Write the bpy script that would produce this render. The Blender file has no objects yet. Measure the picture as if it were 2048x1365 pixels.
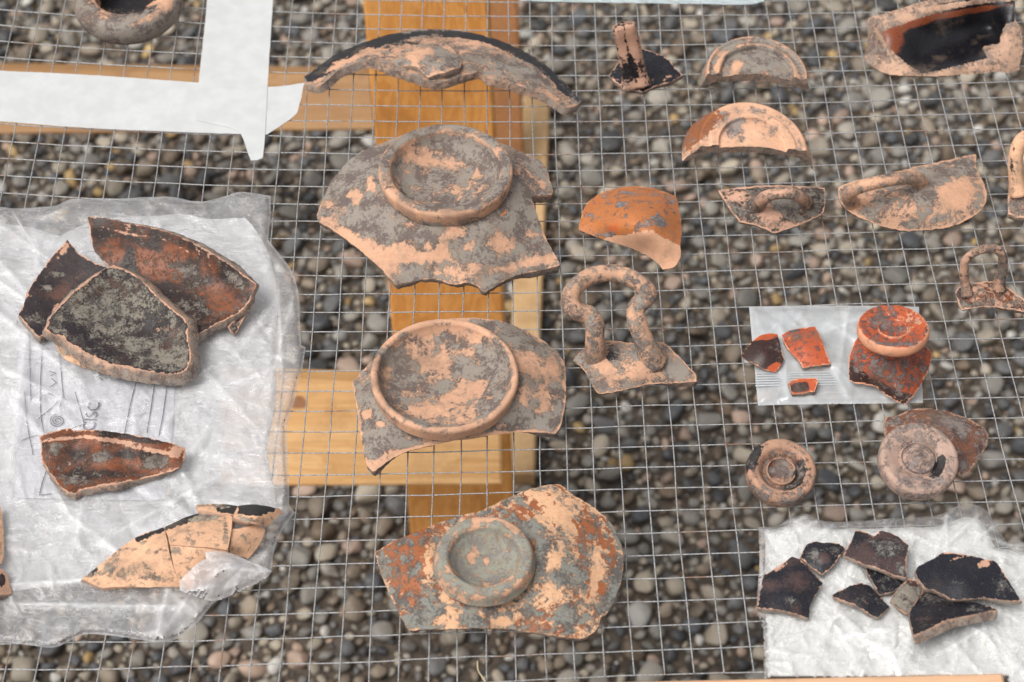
import bpy, math, random
import numpy as np
from mathutils import Vector
from mathutils.geometry import delaunay_2d_cdt

random.seed(7)
RNG = np.random.default_rng(7)
SC = bpy.context.scene
COL = SC.collection

# ------------------------------------------------------------------ camera, sky, sun, exposure
FPX = 3920.0                       # focal length in pixels of the 2048 px wide photograph
PITCH = math.radians(49.0)
TABLE_Z = 0.62                     # wire mesh height above the gravel
CELL = 0.0127
DIST = FPX * CELL / 51.5
CAM = np.array([0.0, -DIST * math.cos(PITCH), TABLE_Z + DIST * math.sin(PITCH)])
FWD = np.array([0.0, math.cos(PITCH), -math.sin(PITCH)])
UPV = np.array([0.0, math.sin(PITCH), math.cos(PITCH)])

cam_data = bpy.data.cameras.new("camera")
cam = bpy.data.objects.new("camera", cam_data)
COL.objects.link(cam)
cam.location = CAM
cam.rotation_euler = (math.radians(90) - PITCH, 0, 0)
cam_data.sensor_width = 36.0
cam_data.lens = FPX / 2048.0 * 36.0
cam_data.clip_start = 0.02
cam_data.clip_end = 500.0
cam_data.dof.use_dof = True
cam_data.dof.focus_distance = DIST * 0.98
cam_data.dof.aperture_fstop = 13.5
SC.camera = cam

SUN_ELEV, SUN_AZ = math.radians(60), math.radians(-120)      # azimuth measured from +Y towards +X
world = bpy.data.worlds.new("World")
SC.world = world
world.use_nodes = True
wn, wl = world.node_tree.nodes, world.node_tree.links
wn.clear()
sky = wn.new("ShaderNodeTexSky")
sky.sky_type = 'NISHITA'
sky.sun_disc = False
sky.sun_elevation = SUN_ELEV
sky.sun_rotation = SUN_AZ
sky.air_density = 1.0
sky.dust_density = 4.0
hs = wn.new("ShaderNodeHueSaturation")
hs.inputs['Saturation'].default_value = 0.12                 # grey cloud cover
bg = wn.new("ShaderNodeBackground")
bg.inputs['Strength'].default_value = 0.115
wo = wn.new("ShaderNodeOutputWorld")
wl.new(sky.outputs[0], hs.inputs['Color'])
wl.new(hs.outputs[0], bg.inputs['Color'])
wl.new(bg.outputs[0], wo.inputs['Surface'])

sun_data = bpy.data.lights.new("sun", 'SUN')
sun_data.energy = 1.5
sun_data.angle = math.radians(32)
sun_data.color = (1.0, 0.96, 0.9)
sun = bpy.data.objects.new("sun", sun_data)
COL.objects.link(sun)
sdir = Vector((math.cos(SUN_ELEV) * math.sin(SUN_AZ), math.cos(SUN_ELEV) * math.cos(SUN_AZ), math.sin(SUN_ELEV)))
sun.rotation_euler = sdir.to_track_quat('Z', 'Y').to_euler()
sun.location = (0, 0, 5)

SC.view_settings.view_transform = 'Standard'
SC.view_settings.look = 'None'
SC.view_settings.gamma = 1.0
SC.view_settings.use_curve_mapping = False
SC.view_settings.exposure = 0.45
SC.cycles.use_denoising = True
SC.cycles.max_bounces = 8
SC.cycles.transparent_max_bounces = 24

# ------------------------------------------------------------------ geometry helpers
def P(px, py, zmm):
    """Photo pixel -> world point at the height zmm (millimetres above the wire mesh)."""
    px = np.asarray(px, float); py = np.asarray(py, float); z = TABLE_Z + np.asarray(zmm, float) * 0.001
    d = (FWD[None] * FPX + np.stack([px - 1024, 0 * px, 0 * px], -1).reshape(-1, 3)
         - UPV[None] * (py.reshape(-1, 1) - 682.5))
    t = (z.reshape(-1) - CAM[2]) / d[:, 2]
    return CAM[None] + d * t[:, None]

def P1(px, py, z):
    return P([px], [py], [z])[0]

def G(px, py, h):
    """Photo pixel -> world point at height h metres above the gravel."""
    return P1(px, py, (h - TABLE_Z) * 1000)

def project(w):
    d = w - CAM[None]
    dep = d @ FWD
    return 1024 + FPX * d[:, 0] / dep, 682.5 - FPX * (d @ UPV) / dep

def mm_per_px(px, py, z):
    p = P1(px, py, z)
    return float((p - CAM) @ FWD) / FPX * 1000

def hash3(i, j, k, s):
    n = (i * 374761393 + j * 668265263 + k * 1274126177 + s * 974711) & 0xFFFFFFFF
    n = ((n ^ (n >> 13)) * 1274126177) & 0xFFFFFFFF
    n = ((n ^ (n >> 16)) * 2246822519) & 0xFFFFFFFF
    return ((n ^ (n >> 15)) & 0xFFFF) / 65535.0

def vnoise(p, scale, seed=0):
    q = np.asarray(p, float) * scale + 1000.0
    f = np.floor(q).astype(np.int64); r = q - f
    r = r * r * (3 - 2 * r)
    out = 0
    for a in (0, 1):
        for b in (0, 1):
            for c in (0, 1):
                w = (r[:, 0] if a else 1 - r[:, 0]) * (r[:, 1] if b else 1 - r[:, 1]) * (r[:, 2] if c else 1 - r[:, 2])
                out = out + w * hash3(f[:, 0] + a, f[:, 1] + b, f[:, 2] + c, seed)
    return out

def fbm(p, scale, octaves=4, seed=0):
    v, amp, tot = 0, 1.0, 0
    for o in range(octaves):
        v = v + amp * vnoise(p, scale * 2 ** o, seed + o * 17); tot += amp; amp *= 0.5
    return v / tot - 0.5

class TPS:
    def __init__(self, pts, vals, reg=1e-4):
        self.c = pts.mean(0); self.s = max(np.ptp(pts, axis=0).max(), 1e-6)
        x = (pts - self.c) / self.s; n = len(x); self.x = x
        K = self.k(np.linalg.norm(x[:, None] - x[None], axis=2)) + np.eye(n) * reg
        Q = np.concatenate([np.ones((n, 1)), x], 1)
        A = np.block([[K, Q], [Q.T, np.zeros((3, 3))]])
        self.w = np.linalg.lstsq(A, np.concatenate([vals, np.zeros(3)]), rcond=None)[0]
    @staticmethod
    def k(r):
        return np.where(r > 1e-9, r * r * np.log(np.maximum(r, 1e-9)), 0)
    def __call__(self, p):
        x = (p - self.c) / self.s
        out = np.empty(len(x))
        for i in range(0, len(x), 4000):
            xx = x[i:i + 4000]
            out[i:i + 4000] = (self.k(np.linalg.norm(xx[:, None] - self.x[None], axis=2)) @ self.w[:-3]
                               + self.w[-3] + xx @ self.w[-2:])
        return out

def spline(pts, step, closed=True, corner=42):
    """Hermite curve through points (n,d); sharp turns stay corners."""
    p = np.asarray(pts, float); n = len(p)
    out = []
    def turn(i):
        a = p[i] - p[i - 1]; b = p[(i + 1) % n] - p[i]
        a = a[:2]; b = b[:2]
        ca = np.dot(a, b) / (np.linalg.norm(a) * np.linalg.norm(b) + 1e-9)
        return math.degrees(math.acos(max(-1, min(1, ca))))
    sharp = [turn(i) > corner if (closed or 0 < i < n - 1) else True for i in range(n)]
    for i in range(n if closed else n - 1):
        a, b = p[i], p[(i + 1) % n]
        L = np.linalg.norm((b - a)[:2])
        ta = (b - a) if sharp[i] else (b - p[i - 1]) * L / (L + np.linalg.norm((a - p[i - 1])[:2]) + 1e-9)
        j = (i + 1) % n
        c = p[(i + 2) % n] if (closed or i + 2 < n) else b
        tb = (b - a) if sharp[j] else (c - a) * L / (L + np.linalg.norm((c - b)[:2]) + 1e-9)
        m = max(1, int(round(L / step)))
        for k in range(m):
            t = k / m
            out.append((2 * t**3 - 3 * t * t + 1) * a + (t**3 - 2 * t * t + t) * ta + (-2 * t**3 + 3 * t * t) * b + (t**3 - t * t) * tb)
    if not closed:
        out.append(p[-1])
    return np.array(out)

def Z(ox, oy, s, pts):
    return [(ox + x / s, oy + y / s) for x, y in pts]

def mesh_obj(name, verts, faces, mats, parent=None, loc=None, midx=None, wear=None, smooth=True):
    verts = np.asarray(verts, float)
    if loc is None:
        loc = np.array(parent.location) if parent is not None else np.array([verts[:, 0].mean(), verts[:, 1].mean(), verts[:, 2].min()])
    me = bpy.data.meshes.new(name)
    me.from_pydata((verts - np.asarray(loc)[None]).tolist(), [], faces if isinstance(faces, list) else faces.tolist())
    for m in (mats if isinstance(mats, (list, tuple)) else [mats]):
        me.materials.append(m)
    if midx is not None:
        me.polygons.foreach_set('material_index', np.asarray(midx, np.int32))
    me.polygons.foreach_set('use_smooth', np.full(len(me.polygons), smooth))
    if wear is not None:
        a = me.attributes.new('wear', 'FLOAT_COLOR', 'POINT')
        a.data.foreach_set('color', np.asarray(wear, np.float32).ravel())
    me.update()
    o = bpy.data.objects.new(name, me)
    COL.objects.link(o)
    if parent is None:
        o.location = loc
    else:
        o.parent = parent
    return o

def tag(o, label, cat, group=None, kind=None):
    if label: o['label'] = label
    if cat: o['category'] = cat
    if group: o['group'] = group
    if kind: o['kind'] = kind
    return o

def thing(name, label, cat, px, py, z=0.5, group=None):
    o = bpy.data.objects.new(name, None)
    o.empty_display_size = 0.01
    o.location = P1(px, py, z)
    COL.objects.link(o)
    return tag(o, label, cat, group)

BLOB_CH = {'d': 0, 's': 1, 'b': 2, 'r': 3}
def wear_of(w, base, blobs, warp=5.0, seed=0):
    """Stains and flaked patches: per-vertex amounts of deposit, slip, bare clay and redness of the slip."""
    x, y = project(w)
    x = x + warp * 2.2 * fbm(w, 160, 4, seed + 5); y = y + warp * 2.2 * fbm(w, 160, 4, seed + 9)
    out = np.tile(np.asarray(base, float), (len(w), 1))
    for bl in blobs:
        if bl[0] == 'poly':                              # ('poly', channel, points, amount): a patch with its own outline
            out[:, BLOB_CH[bl[1]]] += bl[3] * inside(np.asarray(bl[2], float), np.stack([x, y], 1))
            continue
        ch, cx, cy, rx, ry, amp = bl[:6]
        rot = math.radians(bl[6]) if len(bl) > 6 else 0
        dx, dy = x - cx, y - cy
        u = (dx * math.cos(rot) + dy * math.sin(rot)) / rx; v = (-dx * math.sin(rot) + dy * math.cos(rot)) / ry
        if ch == 'k':                                    # wheel-turned streaks around (cx, cy)
            rr = np.hypot(x - cx, (y - cy) / 0.78)
            q = np.stack([rr / rx, np.arctan2(y - cy, x - cx) * 1.6, 0 * rr], 1)
            out[:, 1] += amp * 2 * fbm(q, 1.0, 4, seed + 13); out[:, 0] += 0.7 * amp * 2 * fbm(q, 1.0, 4, seed + 19)
            continue
        out[:, BLOB_CH[ch]] += amp * (0.8 if ch in 'db' else 1.0) * np.exp(-(u * u + v * v) ** 1.5)
    return out

def inside(poly, p):
    x, y = p[:, 0], p[:, 1]; res = np.zeros(len(p), bool)
    a = poly; b = np.roll(poly, -1, 0)
    for (x1, y1), (x2, y2) in zip(a, b):
        if y1 == y2: continue
        c = ((y1 > y) != (y2 > y)) & (x < (x2 - x1) * (y - y1) / (y2 - y1) + x1)
        res ^= c
    return res

def min_dist(p, q):
    out = np.empty(len(p))
    for i in range(0, len(p), 3000):
        out[i:i + 3000] = np.sqrt(((p[i:i + 3000, None] - q[None]) ** 2).sum(2).min(1))
    return out

SEED = [0]
def shell(name, outline, ctrl, thick, mats, parent=None, base=(0.3, 0.3, 0, 0), blobs=(), step=4.5, grid=5.0, jag=1.2,
          edge_bare=0.5, edge_w=4.0, rough=0.25, corner=42, lift=None, warp=5.0, floor=0.75, flare=0.0, edge_wear=None):
    """A sherd: outline and heights -> curved top face, broken edge, underside. outline in photo pixels,
    ctrl = [(px,py,z mm)], thick in mm. One mesh."""
    SEED[0] += 1; sd = SEED[0] * 31
    ol = spline(outline, step, True, corner)
    if jag:
        nrm = np.roll(ol, -1, 0) - np.roll(ol, 1, 0)
        nrm = np.stack([nrm[:, 1], -nrm[:, 0]], 1); nrm /= np.linalg.norm(nrm, axis=1, keepdims=True) + 1e-9
        p3 = np.concatenate([ol, np.zeros((len(ol), 1))], 1)
        ol = ol + nrm * (jag * 3.0 * fbm(p3, 1 / 9.0, 3, sd))[:, None]
    ctrl = np.asarray(ctrl, float)
    if len(ctrl) == 1:
        zf = lambda q: np.full(len(q), ctrl[0, 2])
    else:
        zf = TPS(ctrl[:, :2], ctrl[:, 2])
    x0, y0 = ol.min(0); x1, y1 = ol.max(0)
    gx, gy = np.meshgrid(np.arange(x0, x1 + grid, grid), np.arange(y0, y1 + grid, grid * 0.87))
    gx[1::2] += grid / 2
    g = np.stack([gx.ravel(), gy.ravel()], 1)
    g = g + RNG.uniform(-0.18, 0.18, g.shape) * grid
    g = g[inside(ol, g)]
    if len(g):
        g = g[min_dist(g, ol) > min(grid, step) * 0.45]
    n = len(ol)
    vin = [Vector(v) for v in np.concatenate([ol, g])]
    ov, oe, of, _, _, _ = delaunay_2d_cdt(vin, [], [list(range(n))], 1, 1e-5)
    q = np.array([tuple(v) for v in ov])
    tri = np.array([list(f) for f in of if len(f) == 3])
    a = q[tri[:, 0]]; b = q[tri[:, 1]]; c = q[tri[:, 2]]
    area = (b[:, 0] - a[:, 0]) * (c[:, 1] - a[:, 1]) - (b[:, 1] - a[:, 1]) * (c[:, 0] - a[:, 0])
    tri[area > 0] = tri[area > 0][:, ::-1]             # y runs down in pixels: make the tops face up
    z = zf(q)
    top = P(q[:, 0], q[:, 1], z)
    if rough:
        z = z + rough * (1.6 * fbm(top, 90, 4, sd + 3) + 0.5 * fbm(top, 600, 2, sd + 4))
    if lift is not None:
        z = z + lift(q, top)
    z = np.maximum(z, 0.9)
    top = P(q[:, 0], q[:, 1], z)
    fn = np.cross(top[tri[:, 1]] - top[tri[:, 0]], top[tri[:, 2]] - top[tri[:, 0]])
    if (fn[:, 2].sum()) < 0:
        tri = tri[:, ::-1]; fn = -fn
    vn = np.zeros_like(top)
    for k in range(3):
        np.add.at(vn, tri[:, k], fn)
    vn /= np.linalg.norm(vn, axis=1, keepdims=True) + 1e-12
    e = np.concatenate([tri[:, [0, 1]], tri[:, [1, 2]], tri[:, [2, 0]]])
    key = np.sort(e, 1); code = key[:, 0] * (len(q) + 1) + key[:, 1]
    u, idx, cnt = np.unique(code, return_index=True, return_counts=True)
    be = e[idx[cnt == 1]]
    bset = np.unique(be)
    t = thick * 0.001
    bot = top - vn * t
    bot[:, 2] = np.maximum(bot[:, 2], TABLE_Z + floor * 0.001)
    bot[:, 2] = np.minimum(bot[:, 2], top[:, 2] - 0.0002)
    N = len(q)
    ed = min_dist(q, q[bset])
    w = wear_of(top, base, blobs, warp, sd)
    ei = 0.75 * np.exp(-(ed / (0.6 * edge_w)) ** 2) * (0.2 + 1.5 * vnoise(top, 250, sd + 11))
    w[:, 2] += edge_bare * ei
    wb = np.tile(np.asarray(base, float), (N, 1))
    # separate vertices for the broken edge, three rows
    bi = {int(v): k for k, v in enumerate(bset)}
    m = len(bset)
    tb, bb = top[bset], bot[bset]
    cen = top.mean(0)
    outd = tb - cen; outd[:, 2] = 0; outd /= np.linalg.norm(outd, axis=1, keepdims=True) + 1e-9
    r1 = tb * 0.62 + bb * 0.38 + outd * (0.12 * t + 0.25 * t * fbm(tb, 400, 3, sd + 21))[:, None] + outd * flare * 0.4e-3
    bot[bset] = bb + outd * (flare * 1e-3 + 0.25 * t * fbm(tb, 350, 3, sd + 22))[:, None]
    bb = bot[bset]
    V = np.concatenate([top, bot, tb, r1, bb])
    F = tri.tolist() + (tri[:, ::-1] + N).tolist()
    mi = [0] * len(tri) + [2] * len(tri)
    o0, o1, o2 = 2 * N, 2 * N + m, 2 * N + 2 * m
    for i, j in be.tolist():
        i, j = bi[i], bi[j]
        F += [[o0 + j, o0 + i, o1 + i, o1 + j], [o1 + j, o1 + i, o2 + i, o2 + j]]
        mi += [1, 1]
    ew = np.tile(np.asarray(edge_wear if edge_wear is not None else (0.50, 0, 0, 0), float), (3 * m, 1))
    ew[:, 0] += 0.22; ew[:m, 2] += 0.35
    ew[:, 0] += 0.5 * fbm(np.concatenate([tb, r1, bb]), 60, 2, sd + 2)
    W = np.concatenate([w, wb, ew])
    mats = mats if len(mats) == 3 else [mats[0], mats[1], mats[0]]
    return mesh_obj(name, V, F, mats, parent, midx=mi, wear=W)

def frame_of(n):
    ez = np.asarray(n, float); ez = ez / np.linalg.norm(ez)
    ex = np.array([1.0, 0, 0]); ex = ex - ez * (ex @ ez); ex /= np.linalg.norm(ex)
    return ex, np.cross(ez, ex), ez

def lathe(name, centre, tilt, prof, mats, parent=None, a0=0.0, a1=360.0, closed=False, segs=110, base=(0.3, 0.3, 0, 0), blobs=(),
          rough=0.3, wob=0.0, warp=5.0, step=0.7, endjag=2.0, corner=35, bare=(), ell=1.0):
    """Wheel-thrown part: profile (r, z) mm turned about an axis through centre (px,py,z) tilted by tilt=(x,y)."""
    SEED[0] += 1; sd = SEED[0] * 31
    c = P1(*centre)
    ex, ey, ez = frame_of((tilt[0], tilt[1], 1.0))
    pr = spline(prof, step, closed, corner)
    k = len(pr)
    full = abs(a1 - a0) >= 359.9
    ns = segs if full else segs + 1
    A = np.radians(np.linspace(a0, a1, ns, endpoint=not full))
    ang = np.tile(A[:, None], (1, k))
    if not full:                                   # ragged broken ends
        j0 = endjag * 3 * fbm(np.stack([pr[:, 0] * .02, pr[:, 1] * .02, 0 * pr[:, 0]], 1), 14, 3, sd)
        rr = np.maximum(pr[:, 0], 4.0)
        s = np.linspace(1, 0, ns)[:, None] ** 6; s2 = np.linspace(0, 1, ns)[:, None] ** 6
        ang = ang + s * (j0 / rr)[None] + s2 * (j0[::-1] / rr)[None]
    rad = pr[None, :, 0] * (1 + wob * np.sin(2 * ang + sd)); zz = np.tile(pr[None, :, 1], (ns, 1))
    V = (c + (rad * np.cos(ang))[..., None] * ex * 1e-3 + (rad * np.sin(ang) * ell)[..., None] * ey * 1e-3 + zz[..., None] * ez * 1e-3).reshape(-1, 3)
    F = []
    for i in range(ns if full else ns - 1):
        i2 = (i + 1) % ns
        for j in range(k if closed else k - 1):
            j2 = (j + 1) % k
            F.append([i * k + j, i2 * k + j, i2 * k + j2, i * k + j2])
    mi = [0] * len(F)
    rt = np.tile(pr[:, 0], ns)
    turn = vnoise(np.stack([rt, 0 * rt, 0 * rt], 1), 1.3, sd + 8) - 0.5
    d = 0.00028 * turn + rough * 1e-3 * (1.4 * fbm(V, 110, 4, sd + 3) + 0.4 * fbm(V, 500, 2, sd + 4))
    cv = (V - c); rv = cv - np.outer(cv @ ez, ez); rl = np.linalg.norm(rv, axis=1, keepdims=True)
    V = V + d[:, None] * (ez[None] * 0.8 + 0.6 * rv / (rl + 1e-6))
    W = wear_of(V, base, blobs, warp, sd)
    for r_, w_, amp in bare:                          # rubbed rings: bare clay at a radius
        W[:, 2] += amp * np.exp(-((rl[:, 0] * 1e3 - r_) / w_) ** 2) * (0.3 + 1.4 * vnoise(V, 130, sd + 7))
    if not full and closed:
        caps = []; V2 = []; 
        for e_ in (0, ns - 1):
            st = len(V) + sum(len(v) for v in V2)
            V2.append(V[e_ * k:(e_ + 1) * k])
            F.append(list(range(st, st + k)) if e_ == 0 else list(range(st + k - 1, st - 1, -1)))
            mi.append(1)
        V = np.concatenate([V] + V2)
        ewr = np.tile(np.array([0.62, 0, 0.05, 0.0]), (2 * k, 1)); W = np.concatenate([W, ewr])
    # outward orientation is not critical for opaque shading, but keep normals consistent
    ob = mesh_obj(name, V, F, mats, parent, midx=mi, wear=W)
    return ob

def tube(name, path, mats, parent=None, sides=14, flat=1.0, base=(0.3, 0.3, 0, 0), blobs=(), rough=0.3, step=5.0, warp=5.0, ridge=0.0, corner=170):
    """Handle: swept along (px,py,z mm,r mm)."""
    SEED[0] += 1; sd = SEED[0] * 31
    p = spline(path, step, False, corner)
    c = P(p[:, 0], p[:, 1], p[:, 2]); r = p[:, 3] * 1e-3
    t = np.gradient(c, axis=0); t /= np.linalg.norm(t, axis=1, keepdims=True) + 1e-12
    up = np.array([0, -0.66, 0.75])
    V = []; n = len(c)
    prev = None
    for i in range(n):
        u = (up if prev is None else prev); u = u - t[i] * (u @ t[i]); u /= np.linalg.norm(u); prev = u
        s = np.cross(t[i], u)
        for k in range(sides):
            a = 2 * math.pi * k / sides
            rr = r[i] * (1 - ridge * max(0, math.cos(a)) ** 8)
            V.append(c[i] + rr * (math.sin(a) * s * flat + math.cos(a) * u))
    V = np.array(V)
    nv = np.repeat(c, sides, 0); nv = V - nv; nv /= np.linalg.norm(nv, axis=1, keepdims=True) + 1e-9
    V = V + nv * (rough * 1e-3 * (2.2 * fbm(V, 120, 3, sd) + 0.5 * fbm(V, 600, 2, sd + 1)))[:, None]
    V[:, 2] = np.maximum(V[:, 2], TABLE_Z + 0.0006)
    F = [[i * sides + k, i * sides + (k + 1) % sides, (i + 1) * sides + (k + 1) % sides, (i + 1) * sides + k] for i in range(n - 1) for k in range(sides)]
    V = np.concatenate([V, c[:1], c[-1:]])
    N = n * sides
    F += [[N, (k + 1) % sides, k] for k in range(sides)] + [[N + 1, (n - 1) * sides + k, (n - 1) * sides + (k + 1) % sides] for k in range(sides)]
    W = wear_of(V, base, blobs, warp, sd)
    return mesh_obj(name, V, F, mats, parent, wear=W)

def slab(name, quad, thick_vec, mat, parent=None, nseg=1, bevel=0.002):
    """A sawn board: four corners of one face (world) and the vector through its thickness; edges eased."""
    q = np.array(quad, float); tv = np.asarray(thick_vec, float)
    c = q.mean(0)
    def inset(f):
        d = []
        for i in range(4):
            e1 = q[(i + 1) % 4] - q[i]; e2 = q[i - 1] - q[i]
            d.append(q[i] + f * (e1 / np.linalg.norm(e1) + e2 / np.linalg.norm(e2)))
        return np.array(d)
    tn = tv / np.linalg.norm(tv)
    rings = [inset(bevel), q + tn * bevel, q + tv - tn * bevel, inset(bevel) + tv]
    V = np.concatenate(rings)
    F = [[0, 1, 2, 3], [15, 14, 13, 12]]
    for k in range(3):
        for i in range(4):
            j = (i + 1) % 4
            F.append([k * 4 + i, (k + 1) * 4 + i, (k + 1) * 4 + j, k * 4 + j])
    return mesh_obj(name, V, F, mat, parent, smooth=False)

# ------------------------------------------------------------------ materials
def new_mat(name):
    m = bpy.data.materials.new(name); m.use_nodes = True
    nt = m.node_tree; nt.nodes.clear()
    out = nt.nodes.new("ShaderNodeOutputMaterial")
    return m, nt, out

class NB:
    def __init__(s, nt): s.nt = nt
    def n(s, t, **kw):
        x = s.nt.nodes.new(t)
        for k, v in kw.items(): setattr(x, k, v)
        return x
    def link(s, a, b): s.nt.links.new(a, b)
    def val(s, sock, v):
        if hasattr(v, 'is_linked') or hasattr(v, 'links'): s.link(v, sock)
        else: sock.default_value = v
    def math(s, op, a, b=0.0, clamp=False):
        x = s.n("ShaderNodeMath", operation=op); x.use_clamp = clamp
        s.val(x.inputs[0], a); s.val(x.inputs[1], b); return x.outputs[0]
    def mix(s, f, a, b):
        x = s.n("ShaderNodeMix", data_type='RGBA')
        s.val(x.inputs[0], f)
        for i, v in ((6, a), (7, b)):
            if isinstance(v, tuple): x.inputs[i].default_value = v if len(v) == 4 else v + (1,)
            else: s.link(v, x.inputs[i])
        return x.outputs[2]
    def noise(s, vec, scale, detail=4, rough=0.55, dist=0.0):
        x = s.n("ShaderNodeTexNoise"); s.link(vec, x.inputs['Vector'])
        x.inputs['Scale'].default_value = scale; x.inputs['Detail'].default_value = detail
        x.inputs['Roughness'].default_value = rough; x.inputs['Distortion'].default_value = dist
        return x.outputs[0]
    def step(s, v, lo, hi):
        x = s.n("ShaderNodeMapRange", interpolation_type='SMOOTHSTEP')
        s.val(x.inputs[0], v); x.inputs[1].default_value = lo; x.inputs[2].default_value = hi
        return x.outputs[0]
    def coords(s, rnd=True):
        tc = s.n("ShaderNodeTexCoord")
        if not rnd: return tc.outputs['Object']
        oi = s.n("ShaderNodeObjectInfo")
        m = s.math('MULTIPLY', oi.outputs['Random'], 37.0)
        va = s.n("ShaderNodeVectorMath", operation='ADD')
        s.link(tc.outputs['Object'], va.inputs[0]); s.link(m, va.inputs[1])
        return va.outputs[0]

def pottery(name, clay, slip, slip2, dep, ks=1.6, kd=1.8, scale=95, gloss=0.35, dep2=None, edge=0.05, streak=None, spec=0.5, stain=1.0):
    m, nt, out = new_mat(name); b = NB(nt)
    v = b.coords()
    at = b.n("ShaderNodeAttribute", attribute_name='wear')
    sep = b.n("ShaderNodeSeparateColor"); b.link(at.outputs['Color'], sep.inputs[0])
    D, S, B, R = sep.outputs[0], sep.outputs[1], sep.outputs[2], at.outputs['Alpha']
    vs = v
    if streak:
        mp = b.n("ShaderNodeMapping"); b.link(v, mp.inputs['Vector']); mp.inputs['Scale'].default_value = streak; vs = mp.outputs[0]
    ks *= 1.35; kd *= 1.35; scale *= 1.95
    nd = b.noise(v, scale, 9, 0.66, 0.5)
    nsl = b.noise(vs, scale * 1.3, 9, 0.66, 0.4)
    nf = b.noise(v, scale * 11, 5, 0.65)
    nm = b.noise(v, scale * 4.2, 6, 0.7, 0.5)
    fine = b.math('ADD', b.math('MULTIPLY', b.math('SUBTRACT', nm, 0.5), 1.0), b.math('MULTIPLY', b.math('SUBTRACT', nf, 0.5), 0.55))
    big = b.noise(v, scale * 0.33, 3, 0.5)
    sv = b.math('SUBTRACT', b.math('ADD', S, b.math('MULTIPLY', b.math('SUBTRACT', nsl, 0.5), ks)), B)
    sv = b.math('ADD', sv, b.math('MULTIPLY', fine, 0.45))
    ms = b.step(sv, 0.5 - edge, 0.5 + edge)
    dv = b.math('SUBTRACT', b.math('ADD', D, b.math('MULTIPLY', b.math('SUBTRACT', nd, 0.5), kd)), B)
    dv = b.math('ADD', dv, b.math('MULTIPLY', fine, 1.3))
    md = b.step(dv, 0.5 - 2.6 * edge, 0.5 + 2.6 * edge)
    cl = b.mix(b.step(big, 0.3, 0.7), tuple(c * 0.86 for c in clay), tuple(min(1, c * 1.1) for c in clay))
    cl = b.mix(b.math('MULTIPLY', b.step(nm, 0.50, 0.72), 0.55), cl, tuple(c * k for c, k in zip(clay, (0.72, 0.66, 0.62))))
    cl = b.mix(b.math('MULTIPLY', b.step(nf, 0.58, 0.70), 0.5), cl, tuple(c * 0.45 for c in clay))
    cl = b.mix(b.math('MULTIPLY', b.step(nm, 0.50, 0.30), 0.35), cl, tuple(min(1.0, c * 1.12 + 0.03) for c in clay))
    # thin brownish wash around the deposit
    wash = b.step(dv, -0.1, 0.5)
    cl = b.mix(b.math('MULTIPLY', wash, 0.6), cl, tuple((0.5 * c + 0.5 * d) * k for c, d, k in zip(clay, dep, (0.92, 0.9, 0.88))))
    rr = b.step(b.math('ADD', R, b.math('ADD', b.math('MULTIPLY', b.math('SUBTRACT', big, 0.5), 1.6), b.math('MULTIPLY', b.math('SUBTRACT', nm, 0.5), 1.0))), 0.25, 0.75)
    sc = b.mix(rr, slip, slip2)
    sc = b.mix(b.math('MULTIPLY', b.step(nf, 0.60, 0.70), 0.45), sc, dep)
    sc = b.mix(b.math('MULTIPLY', b.step(nm, 0.64, 0.72), 0.45), sc, tuple(0.7 * d for d in dep))
    sc = b.mix(b.math('MULTIPLY', b.step(nm, 0.46, 0.36), 0.6), sc, tuple(0.45 * q for q in slip))
    d2 = dep2 or tuple(c * k for c, k in zip(dep, (0.46, 0.40, 0.42)))
    n2 = b.noise(v, scale * 3.1, 6, 0.65)
    n3 = b.noise(v, scale * 0.6, 3, 0.5)
    dc = b.mix(b.step(b.math('ADD', n2, b.math('MULTIPLY', b.math('SUBTRACT', n3, 0.5), 1.1)), 0.38, 0.58), d2, dep)
    dc = b.mix(b.math('MULTIPLY', b.step(nf, 0.52, 0.68), 0.5), dc, tuple(min(1, c * 1.6) for c in dep))
    col = b.mix(ms, cl, sc)
    col = b.mix(md, col, dc)
    soil = b.step(b.noise(v, scale * 0.22, 5, 0.65), 0.52, 0.68)
    col = b.mix(b.math('MULTIPLY', soil, 0.48 * stain), col, (0.16, 0.115, 0.085))
    bs = b.n("ShaderNodeBsdfPrincipled")
    b.link(col, bs.inputs['Base Color'])
    # gloss of the slip where no crust covers it
    g = b.math('MULTIPLY', ms, b.math('SUBTRACT', 1.0, md))
    rg = b.math('SUBTRACT', 0.82, b.math('MULTIPLY', g, 0.82 - gloss))
    rg = b.math('ADD', rg, b.math('MULTIPLY', b.math('SUBTRACT', n2, 0.5), 0.25), True)
    b.link(rg, bs.inputs['Roughness'])
    bs.inputs['Specular IOR Level'].default_value = spec
    h = b.math('ADD', b.math('MULTIPLY', md, 0.35), b.math('ADD', b.math('MULTIPLY', ms, 0.12), b.math('ADD', b.math('MULTIPLY', nf, 0.16), b.math('MULTIPLY', n2, 0.22))))
    bp = b.n("ShaderNodeBump"); bp.inputs['Strength'].default_value = 0.8; bp.inputs['Distance'].default_value = 0.0008
    b.link(h, bp.inputs['Height']); b.link(bp.outputs[0], bs.inputs['Normal'])
    b.link(bs.outputs[0], out.inputs['Surface'])
    return m

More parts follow.
